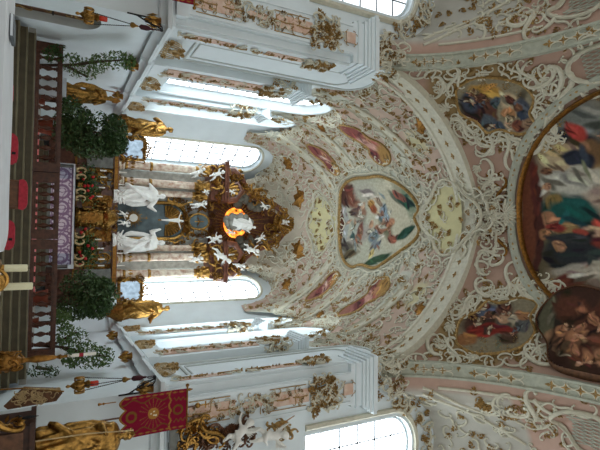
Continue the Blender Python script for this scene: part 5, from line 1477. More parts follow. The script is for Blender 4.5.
# crucifix in the gold fan
t = thing('crucifix', 'small pale crucifix against the golden fan above the niche', 'crucifix', (-.03, 24.7, 6.5))
mb = MB(); mb.box((-.03, 24.74, 7.2), (.08, .06, 1.5)); mb.box((-.03, 24.74, 7.55), (.9, .06, .08)); mb.build('cross', 'gold_matte', t, smooth=0)
mb = MB(); h = 1.0; o = V3(-.03, 24.66, 6.75)
mb.cap(o + V3(0, 0, .5), .1, o + V3(0, 0, .72), .12); mb.cap(o + V3(0, 0, .2), .06, o + V3(.0, 0, .5), .09); mb.cap(o + V3(0, 0, -.12), .035, o + V3(0, -.03, .22), .06)
mb.sph(o + V3(.03, -.03, .92), (.07, .08, .09)); mb.cap(o + V3(0, 0, .75), .05, o + V3(.02, -.02, .9), .05)
for s in (-1, 1): mb.cap(o + V3(s * .08, 0, .74), .045, o + V3(s * .42, .03, .86), .028); hand(mb, o + V3(s * .41, .03, .86), (s, 0, .25), .03)
b = bake(mb, .02); obj_from(b, 'corpus', 'statue_white', tuple(-Vector(t.location)), t)

# statues
def statue(name, label, me, mt, loc, rz=0, sc=1, group=None):
    t = thing(name, label, 'statue', loc, group)
    obj_from(me, 'body', mt, parent=t)
    t.rotation_euler = (0, 0, rz); t.scale = (abs(sc), abs(sc), abs(sc)) if sc > 0 else (sc, -sc, -sc)
    return t
A_up = ((-.2, -.06, .72), (-.22, -.14, .86)), ((.17, -.08, .62), (.05, -.16, .66))
A_pray = ((-.17, -.08, .62), (-.03, -.16, .7)), ((.17, -.06, .6), (.16, -.2, .56))
A_open = ((-.22, -.04, .68), (-.32, -.12, .6)), ((.2, -.06, .66), (.26, -.16, .76))
me_a = bake(robed(2.3, A_up, 3, .1, 8, .26, 1.12, (.5, -.03, .1)), .035)
me_b = bake(robed(2.3, A_open, 6, -.1, 7, .26, 1.12, (-.4, -.03, .2), beard=True), .035)
me_c = bake(robed(2.2, A_pray, 9, .06, 9, .16, 1.3, (.6, -.02, -.1), beard=True), .035)
for s, me, lb, x in ((-1, me_b, 'white robed statue on the left of the altarpiece niche, cloak spread wide', -1.12), (1, me_a, 'white robed statue on the right of the altarpiece niche, carrying a white child', 1.05)):
    t = statue('saint_statue', lb, me, 'statue_white', (x, 24.15, 4.43), -s * .3)
    mb = MB(); mb.lathe([(.36, 4.2), (.36, 4.3), (.3, 4.36), (.32, 4.43)], (x, 24.15, 0), 12)
    for q in range(16): mb.tube([(x + (R.random() - .5) * .5, 23.95, 4.3 + .2 * R.random()), (x + (R.random() - .5) * .9, 23.8, 4.25 + .5 * R.random())], [.07, .03], 6)
    mb.build('cloud_base', 'statue_white', t)
pm = [bake(putto(1.0, k), .025) for k in (2, 5, 8, 11)]
for m in pm: m.materials.append(MATS['statue_white'])
PUTTI = [((1.02, 23.95, 5.75), .45, .3, 'white child held beside the right-hand altar statue'),
         ((-.28, 23.9, 4.6), .5, .6, 'white angel child at the left foot of the rayed vessel'), ((.2, 23.85, 4.65), .55, -.6, 'white angel child at the right foot of the rayed vessel'),
         ((-2.46, 23.85, 9.15), .9, .5, 'white putto in front of the left entablature, legs dangling'), ((-1.66, 23.85, 10.0), .5, .3, 'small white putto sitting on the left broken pediment'), ((-1.55, 23.75, 8.6), .45, .2, 'small white putto between the inner left capitals'),
         ((-.85, 24.0, 8.3), .8, .9, 'white putto flying at the left of the blue medallion'), ((.98, 24.0, 9.15), .85, -.7, 'white putto flying at the right of the blue medallion'), ((1.78, 23.75, 9.45), 1.15, -.4, 'largest white putto, lounging on the right entablature'),
         ((1.5, 24.0, 11.2), .95, -.6, 'white putto on the grey clouds right of the orange glass'), ((.9, 24.2, 11.9), .6, -.3, 'small white putto near the top right of the glory'), ((-.1, 24.2, 13.4), .65, 0, 'white putto at the very top of the altarpiece'),
         ((-1.0, 24.2, 12.1), .6, .5, 'white putto on the clouds left of the orange glass'), ((2.0, 23.9, 8.15), .75, -.5, 'white putto in front of the right-hand capitals'), ((-2.5, 23.9, 8.2), .8, .6, 'white putto in front of the left-hand capitals'), ((.55, 24.1, 10.1), .5, -.4, 'white cherub just under the orange glass'), ((2.35, 24.1, 10.6), .7, -.8, 'white putto at the outer right volute')]
for k, (p, h, rz, lb) in enumerate(PUTTI):
    t = thing('putto', lb, 'statue', p)
    obj_from(pm[k % 4], 'body', 'statue_white', parent=t)
    t.rotation_euler = (.25 * math.sin(k * 2.1), .5 * math.sin(k * 1.7), rz); t.scale = (h, h, h)
    w = MB(); wings(w, 1.0, (0, .04, .3)); o = w.build('wings', 'statue_white' if k % 3 else 'gold'); o.parent = t
# God the Father on clouds before the orange glass
t = thing('saint_statue', 'white bearded figure reclining on clouds in front of the orange glass', 'statue', (0, 24.4, 10.5))
mb = MB()
for q in range(34): mb.sph(((R.random() - .5) * .6, -.1 + .2 * R.random(), -.5 + 1.5 * R.random()), (.16 + .14 * R.random(), .14, .12 + .1 * R.random()), 8, 6)
o = mb.build('clouds', 'cloud'); o.parent = t
mb = robed(1.35, A_open, 4, .04, 8, .15, 1.3, (.2, -.02, -.2), beard=True); b = bake(mb, .028)
o = obj_from(b, 'body', 'statue_white', parent=t); o.rotation_euler = (.25, .15, .2); o.location = (0, -.1, -.15)
# gilded statues beside the apse windows
gm = [bake(robed(2.15, A_pray, 14, .09, 8, .24, 1.3, (.3, -.02, .2)), .03), bake(robed(2.15, A_pray, 15, -.09, 7, .24, 1.3, (-.4, -.02, 0), beard=True), .03)]
for s in (-1, 1):
    t = statue('saint_statue', 'gilded statue standing beside the %s apse window on the wall ledge' % WORDS[s], gm[(s + 1) // 2], 'gold', (s * 4.22, 22.15, 4.45), s * .5)
    mb = MB(); mb.lathe([(.1, 3.7), (.2, 3.95), (.4, 4.25), (.42, 4.45)], (s * 4.22, 22.15, 0), 10); o = mb.build('console', 'gold_matte'); o.parent = t; o.matrix_parent_inverse = (Matrix.Translation(Vector(t.location)) @ Matrix.Rotation(s * .5, 4, 'Z')).inverted()
    # glazed gilded shrine under the apse window
    t = thing('glazed_shrine', '%s gilded shrine case with a pale blue glowing glass pane below the apse window' % WORDS[s], 'shrine', (s * 3.48, 24.15, 4.35))
    mb = MB(); mb.bx((s * 2.98, 24.1, 1.42), (s * 4.0, 24.7, 4.42)); mb.build('wing_base', 'marble_red', t, smooth=0)
    mb = MB(); mb.bx((s * 2.98, 24.12, 4.6), (s * 3.98, 24.18, 5.55)); mb.build('glass_pane', 'shrine_pane_glow', t, smooth=0)
    mb = MB()
    for a, b_ in (((2.95, 4.55), (4.0, 4.55)), ((4.0, 4.55), (4.0, 5.6)), ((4.0, 5.6), (2.95, 5.6)), ((2.95, 5.6), (2.95, 4.55))): mb.tube([(s * a[0], 24.1, a[1]), (s * b_[0], 24.1, b_[1])], .08, 6)
    for q in range(40):
        e = R.random() * 4; e0 = int(e); u = e - e0
        x, z = ((2.95 + u * 1.05, 4.5), (4.02, 4.55 + u * 1.05), (2.95 + u * 1.05, 5.68), (2.93, 4.55 + u * 1.05))[e0]
        f = Plane((s * x, 24.05, z), (1, 0, 0), (0, 0, 1)).place(0, 0)[0]
        (scroll(mb, f, R.choice('CS'), R.random() * 6.28, .34, .035, 1, .03, 5) if q % 2 else spray(mb, f, 0, 0, R.random() * 6.28, .32, 3, 1, .03, R))
    mb.build('rocaille_frame', 'gold', t)

# candles, candlesticks and roses of the high altar
def candlestick(x, y, z0, zt, ch, label, idx):
    t = thing('altar_candlestick', 'gilded candlestick on the high altar, ' + label, 'candlestick', (x, y, z0))
    L = zt - z0
    mb = MB(); mb.lathe([(.12, z0), (.12, z0 + .04), (.05, z0 + .1), (.07, z0 + L * .25), (.03, z0 + L * .4), (.06, z0 + L * .6), (.03, z0 + L * .75), (.08, z0 + L * .95), (.09, zt)], (x, y, 0), 10); mb.build('stand', 'gold_matte', t)
    mb = MB(); mb.lathe([(.032, zt), (.032, zt + ch), (.006, zt + ch + .01)], (x, y, 0), 8)
    c = mb.build('candle', 'wax_white', t)
POSW = ['outermost', 'second from the outer end', 'second from the tabernacle', 'nearest the tabernacle']
for s in (-1, 1):
    for k, (x, zt) in enumerate(((2.22, 3.55), (1.92, 3.55), (1.42, 3.5), (1.0, 3.4))):
        candlestick(s * x, 23.62, 2.5, zt, .28, '%s side, %s' % (WORDS[s], POSW[k]), k)
    for k, (x, z) in enumerate(((2.25, 4.42), (1.66, 4.42))):
        t = tag(MB().lathe([(.05, z), (.05, z + .04), (.028, z + .05), (.028, z + .36)], (s * x, 23.99, 0), 8).build('altar_candle', 'wax_white'), 'white candle standing on the altarpiece cornice, %s side, %s' % (WORDS[s], ('outer', 'inner')[k]), 'candle')
    # flower arrangement
    t = thing('rose_bouquet', '%s arrangement of red roses and green leaves on the high altar' % WORDS[s], 'flowers', (s * 1.45, 23.2, 2.5))
    mb = MB(); mb.lathe([(.12, 2.5), (.2, 2.62), (.16, 2.8), (.2, 2.86)], (s * 1.45, 23.2, 0), 10); mb.build('vase', 'gold_matte', t)
    mb = MB()
    for q in range(800):
        c = V3(s * 1.5 + R.gauss(0, .36), 23.15 + R.gauss(0, .1), 2.98 + R.gauss(0, .22))
        a = V3(R.gauss(0, 1), R.gauss(0, 1), R.gauss(0, 1)).normalized(); b_ = a.orthogonal().normalized()
        mb.add([c - a * .07, c + b_ * .035, c + a * .07, c - b_ * .035], [(0, 1, 2, 3)])
    mb.build('foliage', 'leaf', t, smooth=0)
    for q in range(9):
        mb = MB(); c = (s * 1.5 + R.gauss(0, .36), 22.9 + R.random() * .1, 3.0 + R.gauss(0, .2)); mb.sph(c, .06, 8, 6)
        for w in range(5): mb.sph((c[0] + .04 * math.cos(w * 1.26), c[1] - .02, c[2] + .04 * math.sin(w * 1.26)), .035, 6, 5)
        mb.build('rose', 'rose', t)
    # pale scrolled card holders along the front edge
    for k, x in enumerate((2.05, 1.75, 1.1, .8)):
        t = thing('scroll_ornament', '%s small pale gilt scroll on the altar edge, %s' % (WORDS[s], POSW[k]), 'ornament', (s * x, 22.75, 2.5))
        mb = MB(); f = Plane((s * x, 22.75, 2.72), (s, 0, 0), (0, 0, 1)).place(0, 0)[0]
        scroll(mb, f, 'C', PI / 2, .36, .04, 1, 0, 6); mb.build('scroll', 'gold_pale', t)
        mb = MB(); mb.box((s * x, 22.75, 2.53), (.2, .1, .06)); mb.build('foot', 'gold_pale', t)
# ------------------------------------------------------------------ communion rail
def baluster(x, y, z0, z1, label=None):
    L = z1 - z0
    mb = MB(); mb.lathe([(.07, 0), (.07, L * .08), (.04, L * .1), (.035, L * .2), (.085, L * .42), (.075, L * .52), (.03, L * .72), (.05, L * .82), (.035, L * .86), (.07, L * .9), (.07, L)], (x, y, z0), 8)
    return mb
RY = 15.8; RZ0 = 1.08; RZ1 = 1.79
def rail(x0, x1, n, label, name='communion_rail'):
    t = thing(name, label, 'railing', ((x0 + x1) / 2, RY, RZ0))
    mb = MB(); mb.bx((x0, RY - .16, RZ1 - .09), (x1, RY + .16, RZ1)); mb.bx((x0, RY - .1, RZ1 - .14), (x1, RY + .1, RZ1 - .09)); mb.build('top_rail', 'wood_rail', t, smooth=0)
    mb = MB(); mb.bx((x0, RY - .12, RZ0), (x1, RY + .12, RZ0 + .1)); mb.build('base_rail', 'wood_rail', t, smooth=0)
    for x in (x0 + .14, x1 - .14):
        mb = MB(); mb.bx((x - .14, RY - .14, RZ0), (x + .14, RY + .14, RZ1 - .09)); mb.bx((x - .1, RY - .155, RZ0 + .2), (x + .1, RY - .13, RZ1 - .25)); mb.build('post', 'wood_rail', t, smooth=0)
    for i in range(n):
        x = x0 + .28 + (x1 - x0 - .56) * (i + .5) / n
        mb = baluster(x, RY, RZ0 + .1, RZ1 - .12); mb.build('baluster', 'wood_rail', t)
    return t
rail(-4.86, -1.0, 11, 'dark brown baluster rail left of the centre gate')
rail(-.98, .98, 6, 'dark brown baluster gate in the middle of the communion rail', 'communion_rail_gate')
rail(1.0, 4.5, 10, 'dark brown baluster rail right of the centre gate')

# ------------------------------------------------------------------ greenery
def leaf_cloud(mb, blobs, n, size, R, droop=0):
    for _ in range(n):
        c, r = R.choice(blobs)
        while True:
            p = V3(R.uniform(-1, 1), R.uniform(-1, 1), R.uniform(-1, 1))
            if .3 < p.length < 1: break
        c = V3(c[0] + p.x * r[0], c[1] + p.y * r[1], c[2] + p.z * r[2])
        a = V3(R.gauss(0, 1), R.gauss(0, 1), R.gauss(0, 1) - droop).normalized(); b = a.orthogonal().normalized()
        b = Matrix.Rotation(R.random() * 6.28, 3, a) @ b; s = size * (.6 + .8 * R.random())
        nrm = a.cross(b)
        mb.add([c - a * s, c + b * s * .45 + nrm * s * .1, c + a * s, c - b * s * .45 + nrm * s * .1, c - nrm * s * .02], [(0, 1, 4), (1, 2, 4), (2, 3, 4), (3, 0, 4)])
def plant(name, label, base, trunk, blobs, n, size, mt, pot=None, seed=1, cat='plant'):
    R = random.Random(seed)
    t = thing(name, label, cat, base)
    b = Vector(base)
    if pot:
        mb = MB(); mb.lathe([(pot * .7, 0), (pot, pot * 1.4), (pot * 1.08, pot * 1.42), (pot * 1.08, pot * 1.6), (pot * .9, pot * 1.6)], base, 14); mb.build('pot', 'terracotta', t)
    for k, tr in enumerate(trunk):
        mb = MB(); mb.tube([b + Vector(p) for p in tr], [.05 * (1 - .7 * i / len(tr)) for i in range(len(tr))], 7); mb.build('stem', 'bark', t)
    mb = MB(); leaf_cloud(mb, [((b.x + c[0], b.y + c[1], b.z + c[2]), r) for c, r in blobs], n, size, R)
    mb.build('foliage', mt, t, smooth=0)
    return t
plant('laurel_tree', 'large dark green potted tree left of the high altar', (-2.95, 18.6, 1.08), [[(0, 0, .1), (.05, 0, .9), (0, 0, 2.2)], [(0, 0, .5), (-.4, 0, 1.6)], [(0, 0, .6), (.4, 0, 1.8)]],
      [((0, 0, 1.9), (.8, .7, 1.0)), ((-.4, 0, 1.2), (.55, .6, .7)), ((.3, .1, 1.4), (.55, .6, .8)), ((-.2, 0, 2.5), (.55, .5, .5)), ((.35, 0, 2.6), (.4, .4, .45)), ((.1, -.1, .9), (.6, .5, .5)), ((.6, -.1, 1.7), (.45, .5, .8)), ((.55, -.1, 2.4), (.35, .4, .4))], 6600, .075, 'leaf_dark', .3, 3)
plant('laurel_tree', 'large dark green potted tree right of the high altar', (3.05, 18.6, 1.08), [[(0, 0, .1), (-.05, 0, .9), (0, 0, 2.2)], [(0, 0, .5), (.4, 0, 1.6)], [(0, 0, .6), (-.4, 0, 1.8)]],
      [((0, 0, 2.0), (.7, .7, .8)), ((-.45, 0, 1.5), (.5, .6, .7)), ((.35, .1, 1.3), (.5, .6, .7)), ((.4, 0, 2.1), (.45, .5, .5)), ((-.3, 0, 2.2), (.4, .4, .45))], 4200, .075, 'leaf_dark', .3, 4)
plant('birch_sapling', 'slender birch branch with light green leaves leaning at the left end of the rail', (-4.25, 16.1, 1.08), [[(0, 0, 0), (-.1, -.3, 1.0), (-.2, -.9, 1.9), (-.25, -1.2, 2.5)], [(-.08, -.2, .8), (.2, -.3, 1.4)], [(-.1, -.4, 1.1), (-.3, -.5, 1.7)]],
      [((-.22, -1.05, 2.15), (.3, .35, .4)), ((-.15, -.7, 1.7), (.32, .35, .3)), ((.0, -.4, 1.35), (.35, .3, .35)), ((-.1, -.3, 1.0), (.4, .3, .3)), ((-.2, -1.2, 2.45), (.25, .25, .25))], 1150, .05, 'leaf_light', None, 5)
plant('birch_sapling', 'slender birch branch with light green leaves at the right end of the rail', (4.15, 16.3, 1.08), [[(0, 0, 0), (.1, -.3, .9), (.3, -.7, 1.6), (.4, -.9, 2.2)], [(.05, -.2, .6), (-.3, -.2, 1.3)], [(.1, -.3, .9), (.5, -.4, 1.5)]],
      [((.4, -.8, 2.0), (.35, .35, .35)), ((.35, -.6, 1.6), (.45, .35, .4)), ((-.1, -.3, 1.3), (.4, .3, .35)), ((-.2, -.2, 1.0), (.45, .3, .3)), ((.4, -.6, 1.2), (.3, .3, .35))], 1500, .052, 'leaf_light', None, 6)
plant('hanging_greenery', 'small spray of leaves draped over the left end of the rail', (-4.55, 15.6, 1.55), [[(0, 0, 0), (0, -.2, .2)]], [((0, -.1, .15), (.3, .15, .2)), ((.1, -.2, -.1), (.3, .12, .2))], 220, .05, 'leaf', None, 7)
plant('potted_shrub', 'small green shrub just behind the left rail, under the bishop statue', (-3.3, 16.35, 1.08), [[(0, 0, .2), (0, 0, .9)]], [((0, 0, 1.0), (.3, .3, .3)), ((.1, 0, .75), (.25, .25, .2))], 520, .05, 'leaf', .16, 8)
plant('potted_shrub', 'small light green shrub just behind the right rail', (3.55, 16.5, 1.08), [[(0, 0, .2), (0, 0, .9)]], [((0, 0, .95), (.3, .3, .22)), ((-.15, 0, .75), (.25, .25, .2))], 420, .05, 'leaf_light', .16, 9)
plant('hanging_greenery', 'small leafy sprig on the white wall beyond the right end of the rail', (4.62, 15.3, 1.3), [[(0, 0, 0), (.1, 0, .4)]], [((.08, 0, .05), (.2, .15, .3)), ((.15, 0, .4), (.18, .15, .25))], 260, .045, 'leaf', None, 10)

# ------------------------------------------------------------------ bishop statue at the left
t = thing('saint_statue', 'gilded bishop statue with mitre on a white block beside the left choir wall', 'statue', (-4.25, 18.4, 1.95))
R = random.Random(3)
b = bake(robed(1.62, A_pray, 21, .04, 8, .2, 1.3, (.4, -.02, 0), beard=True), .024); obj_from(b, 'body', 'gold', parent=t); t.rotation_euler = (0, 0, .5)
mb = MB(); mb.prism([(-.09, 0), (.09, 0), (.1, .16), (0, .3), (-.1, .16)], -.06, .06, (.08, -.02, 1.52)); o = mb.build('mitre', 'gold_matte'); o.parent = t
mb = MB(); mb.tube([(-.3, -.25, .02), (-.28, -.25, 1.3), (-.27, -.25, 1.65), (-.2, -.25, 1.75), (-.14, -.25, 1.66), (-.2, -.25, 1.6)], .018, 6); o = mb.build('crozier', 'gold'); o.parent = t
mb = MB(); mb.bx((-4.55, 18.1, 1.08), (-3.95, 18.7, 1.9)); mb.bx((-4.6, 18.05, 1.84), (-3.9, 18.75, 1.95)); tag(mb.build('pedestal', 'cloth_white', smooth=0), 'white block under the gilded bishop statue', 'pedestal')

# ------------------------------------------------------------------ sanctuary lamps on wrought-iron brackets
for s in (-1, 1):
    sd = WORDS[s]
    lx, ly = s * 4.36, 12.1
    t = thing('lamp_bracket', '%s black wrought-iron scroll bracket on the chancel pier' % sd, 'bracket', (s * 4.95, 12.66, 3.4))
    D = Vector((s * 4.9 - lx, 12.66 - ly, 0)); Ld = D.length; D.normalize()
    pl = Plane((lx, ly, 0), D, (0, 0, 1)); F = pl.place(0, 0)[0]
    mb = MB()
    mb.tube([F(0, 3.95), F(.15, 3.98), F(.4, 3.7), F(.75, 3.45), F(Ld, 3.35)], .02, 6)
    mb.tube([F(.05, 4.0), F(.3, 4.02), F(.6, 3.95), F(Ld, 3.98)], .016, 6)
    mb.tube([F(Ld, 3.2), F(Ld, 4.1)], .022, 6)
    mb.build('arm', 'iron', t)
    mb = MB()
    for q, (x, z, an, sz, k) in enumerate(((.35, 3.83, .2, .3, 'C'), (.55, 3.72, 1.2, .3, 'S'), (.7, 3.62, .4, .26, 'C'), (.5, 3.88, 2.6, .22, 'S'), (.72, 3.82, 1.7, .26, 'C'), (.25, 3.93, .8, .18, 'J'), (.02, 3.9, 1.6, .2, 'C'))):
        scroll(mb, pl.place(x, z)[0], k, an, sz, .014, 1, 0, 5)
    mb.build('scrolls', 'iron', t)
    t = thing('sanctuary_lamp', '%s hanging gilded sanctuary lamp with a red glass' % sd, 'lamp', (lx, ly, 2.1))
    mb = MB(); mb.lathe([(.015, 1.98), (.04, 2.02), (.02, 2.08), (.07, 2.14), (.13, 2.23), (.12, 2.32), (.06, 2.38), (.1, 2.46), (.07, 2.5)], (lx, ly, 0), 14)
    for q in range(12):
        a = q * .524; f = Plane((lx + math.cos(a) * .14, ly + math.sin(a) * .14, 2.27), (-math.sin(a), math.cos(a), 0), (0, 0, 1)).place(0, 0)[0]; scroll(mb, f, 'C', PI / 2, .2, .02, 1, .03, 5)
    mb.build('bowl', 'gold', t)
    mb = MB(); mb.lathe([(.05, 2.5), (.06, 2.52), (.06, 2.66), (.05, 2.68)], (lx, ly, 0), 10); mb.build('red_glass', 'glass_red', t)
    for q in range(3):
        a = q * 2.09 + .4
        mb = MB(); p0 = V3(lx + math.cos(a) * .17, ly + math.sin(a) * .17, 2.36); p1 = V3(lx + math.cos(a) * .03, ly + math.sin(a) * .03, 3.22)
        for k in range(22): mb.sph(p0.lerp(p1, k / 21), (.013, .013, .022), 5, 4)
        mb.tube([p0, p1], .006, 4); mb.build('chain', 'iron', t)
    mb = MB(); mb.lathe([(.02, 3.2), (.06, 3.22), (.07, 3.28), (.03, 3.34), (.015, 3.4)], (lx, ly, 0), 10); mb.build('cap', 'gold', t)
    mb = MB(); mb.lathe([(.02, 3.42), (.06, 3.46), (.065, 3.6), (.05, 3.66), (.025, 3.7), (.03, 3.74), (.012, 3.78)], (lx, ly, 0), 10); mb.tube([(lx, ly, 3.38), (lx, ly, 3.94)], .01, 5); mb.build('tassel', 'tassel', t)

# ------------------------------------------------------------------ left: carved door in an arched recess of the choir wall
def arch_loop(c, hw, z0, zs, rise, n=12):
    return [(c - hw, z0), (c - hw, zs)] + [(c - hw * math.cos(PI * k / n), zs + rise * math.sin(PI * k / n)) for k in range(1, n)] + [(c + hw, zs), (c + hw, z0)]
mb = MB(); A = arch_loop(14.05, .6, .3, 2.2, .5); m = len(A)
mb.add([(-5.05, a, b) for a, b in A] + [(-5.34, a, b) for a, b in A], [(i, (i + 1) % m, m + (i + 1) % m, m + i) for i in range(m)])
w = struct(mb, 'door_1', 'plaster_grey', smooth=40)
w['label'] = 'round-headed recess in the left choir wall with a carved brown door'
mb = MB(); mb.prism([(a, b) for a, b in A], 0, .06, (-5.36, 0, 0), (0, 1, 0), (0, 0, 1), (1, 0, 0)); mb.build('door_leaf', 'wood_mid', w, smooth=0)
mb = MB(); pl = Plane((-5.29, 0, 0), (0, 1, 0), (0, 0, 1))
R = random.Random(8)
for k in range(34):
    f = pl.place(13.55 + 1.0 * R.random(), .7 + 1.7 * R.random())[0]; scroll(mb, f, R.choice('CS'), R.random() * 6.28, .3, .025, R.choice((-1, 1)), .02, 5)
mb.build('carving', 'gold_dull', w)
mb = MB(); mb.tube([(-5.24, 14.45, 1.5), (-5.2, 14.45, 1.5), (-5.2, 14.33, 1.5), (-5.2, 14.25, 1.5)], .022, 6); mb.build('door_handle', 'iron', w)

# ------------------------------------------------------------------ banners
def banner(x, y, label, w=.95):
    t = thing('church_banner', label, 'banner', (x, y, 0))
    z1 = 4.62; n1, n2 = 110, 70
    q = np.linspace(0, 1, n2)[None, :] + np.zeros((n1, 1)); p = np.linspace(0, 1, n1)[:, None] + np.zeros((1, n2))
    drop = 1.42 + .13 * np.abs(np.sin(q * PI * 3))
    Xg = x + (q - .5) * w; Zg = z1 - p * drop; Yg = y + .03 * np.sin(q * 7) * p + .02 * np.sin(p * 5)
    px = (q - .5) * w; pz = -p * drop
    colr = np.zeros((n1, n2, 3)); colr[...] = np.array([lin(k) for k in (122, 22, 46)])
    gold = np.array([lin(k) for k in (178, 128, 62)])
    r = np.hypot(px, pz + .78); th = np.arctan2(px, pz + .78)
    rays = (np.cos(th * 20) > .8 + r * .4) & (r < .34) & (r > .12)
    heart = (r < .13)
    val = pz + .36 + .05 * np.abs(np.sin(q * PI * 4))
    trim = (np.abs(val) < .02)
    bord = (np.abs(np.abs(px) - w * .44) < .012 + .012 * np.sin(pz * 40)) | ((1 - p) * drop < .045)
    sc = (np.abs(np.abs(px) - w * .34 - .05 * np.sin(pz * 14)) < .014) & (pz < -.4)
    low = (np.abs(np.hypot(px, pz + 1.28) - .1) < .025)
    top = (np.abs(np.hypot(px * 1.0, pz + .2) - .1) < .022) | (np.abs(np.abs(px) - .25 - .03 * np.sin(pz * 60)) < .018) & (pz > -.3)
    for mk, c in ((rays, .5), (heart, .8), (trim, .7), (bord, .6), (sc, .32), (low, .4), (top, .35)): colr[mk] = gold * c
    for dx, dz in ((-.04, .02), (.04, .02), (0, -.05), (.05, .06)): colr[np.hypot(px - dx, pz + .78 - dz) < .02] = np.array([.75, .7, .55])
    mb = MB(); mb.grid(np.stack([Xg, Yg, Zg], -1)); b = len(mb.v); mb.grid(np.stack([Xg, Yg + .012, Zg], -1))
    mb.build('cloth', 'textile', t, vcol=np.concatenate([colr.reshape(-1, 3)] * 2))
    mb = MB(); mb.tube([(x - w / 2 - .06, y, z1 + .02), (x + w / 2 + .06, y, z1 + .02)], .022, 8)
    for s in (-1, 1): mb.sph((x + s * (w / 2 + .08), y, z1 + .02), .045, 8, 6); mb.lathe([(.02, 0), (.035, .04), (.01, .12)], (x + s * (w / 2 - .03), y, z1 + .03), 8)
    mb.build('crossbar', 'gold_matte', t)
    mb = MB(); mb.tube([(x, y + .06, 0), (x, y + .06, z1 + .25)], .022, 8); mb.build('pole', 'wood_mid', t)
    mb = MB(); mb.sph((x, y + .06, z1 + .3), .07, 9, 7); mb.box((x, y + .06, z1 + .47), (.03, .03, .24)); mb.box((x, y + .06, z1 + .5), (.16, .03, .03)); mb.build('finial', 'gold', t)
    for s in (-1, 1):
        mb = MB(); mb.tube([(x + s * .4, y - .02, 3.0), (x + s * .4, y - .02, 2.75)], .012, 5); mb.sph((x + s * .4, y - .02, 2.74), .03, 7, 5); mb.lathe([(.02, -.1), (.035, -.08), (.01, 0)], (x + s * .4, y - .02, 2.72), 7); mb.build('tassel', 'gold_matte', t)
    return t
banner(5.07, 11.5, 'crimson church banner with a golden sun emblem hanging in front of the right pier')
banner(-5.42, 11.5, 'crimson church banner at the left pier, only its edge in view')
# carved panel on a gilded pole, at the right pier
t = thing('processional_panel', 'brown and gold patterned panel on a thin gilded pole below the right lamp', 'processional staff', (4.42, 12.15, 0))
mb = MB(); mb.tube([(4.2, 12.1, 0), (4.28, 12.1, 1.2), (4.46, 12.1, 1.95)], .018, 7); mb.build('pole', 'gold_matte', t)
mb = MB(); mb.prism([(4.26, 1.15), (4.62, .78), (4.7, .86), (4.66, 1.8), (4.5, 1.92), (4.38, 1.86)], 12.11, 12.17); mb.build('panel', 'wood_mid', t, smooth=0)
mb = MB(); pl = Plane((4.5, 12.1, 1.4), (1, 0, 0), (0, 0, 1)); R = random.Random(4)
for k in range(40):
    z = (R.random() - .5) * .85; x = (R.random() - .5) * .26; scroll(mb, pl.place(x, z)[0], R.choice('CS'), R.random() * 6.28, .14, .013, 1, .0, 5)
pts = [(4.28, 12.1, 1.15), (4.34, 12.09, 1.5), (4.4, 12.09, 1.85)]
for k in range(24): mb.sph(V3(*pts[0]).lerp(V3(*pts[2]), k / 23), (.025, .02, .022), 6, 4)
mb.build('gilded_pattern', 'gold_pale', t)

# ------------------------------------------------------------------ right foreground: gilded saint on a wooden pedestal
t = thing('pedestal', 'brown panelled wooden pedestal carrying the large gilded saint at the right', 'pedestal', (5.05, 10.5, 0))
mb = MB(); mb.bx((4.42, 10.1, 0), (5.9, 10.95, 1.34)); mb.bx((4.36, 10.04, 1.34), (5.96, 11.0, 1.43)); mb.bx((4.36, 10.04, 0), (5.96, 11.0, .12))
mb.build('body', 'wood_dark', t, smooth=0)
for z in (.25, .82):
    for x in (4.52, 5.2):
        mb = MB(); mb.bx((x, 10.07, z), (x + .6, 10.11, z + .42)); mb.build('panel', 'wood_mid', t, smooth=0)
mb = MB(); f = Plane((4.34, 10.5, 1.0), (0, -1, 0), (0, 0, 1)).place(0, 0)[0]
f2 = Plane((4.3, 10.04, 1.02), (1, 0, 0), (0, 0, 1)).place(0, 0)[0]
scroll(mb, f2, 'J', 1.2, .5, .07, 1, .02, 7); spray(mb, f2, 0, -.1, 1.6, .35, 4, 1, .02, random.Random(2)); mb.build('gilded_scroll', 'gold', t)
mb = MB(); mb.lathe([(.05, 1.1), (.07, 1.16), (.02, 1.22), (.035, 1.3), (.004, 1.48)], (4.3, 10.2, 0), 8); mb.build('dark_finial', 'iron', t)
t = thing('saint_statue', 'large gilded saint with a staff standing on the brown pedestal at the right', 'statue', (5.1, 10.5, 1.43))
b = bake(robed(1.86, (((-.19, -.07, .63), (-.15, -.2, .66)), ((.2, -.06, .62), (.16, -.2, .54))), 41, -.05, 11, .2, 1.65, (-.5, -.05, .1), beard=True), .017)
obj_from(b, 'body', 'gold', parent=t)
mb = MB(); mb.tube([(-.36, -.38, .0), (-.34, -.38, .9), (-.28, -.4, 1.55), (-.26, -.4, 1.75)], .013, 6); o = mb.build('staff', 'gold_pale'); o.parent = t
mb = MB(); R = random.Random(6)
for q in range(7): mb.cap((-.36 + .05 * R.random(), -.12 + .1 * R.random(), .04 + .03 * q), .05, (-.3, -.1, .06 + .03 * q), .04, 7)
o = mb.build('robe_hem', 'gold'); o.parent = t

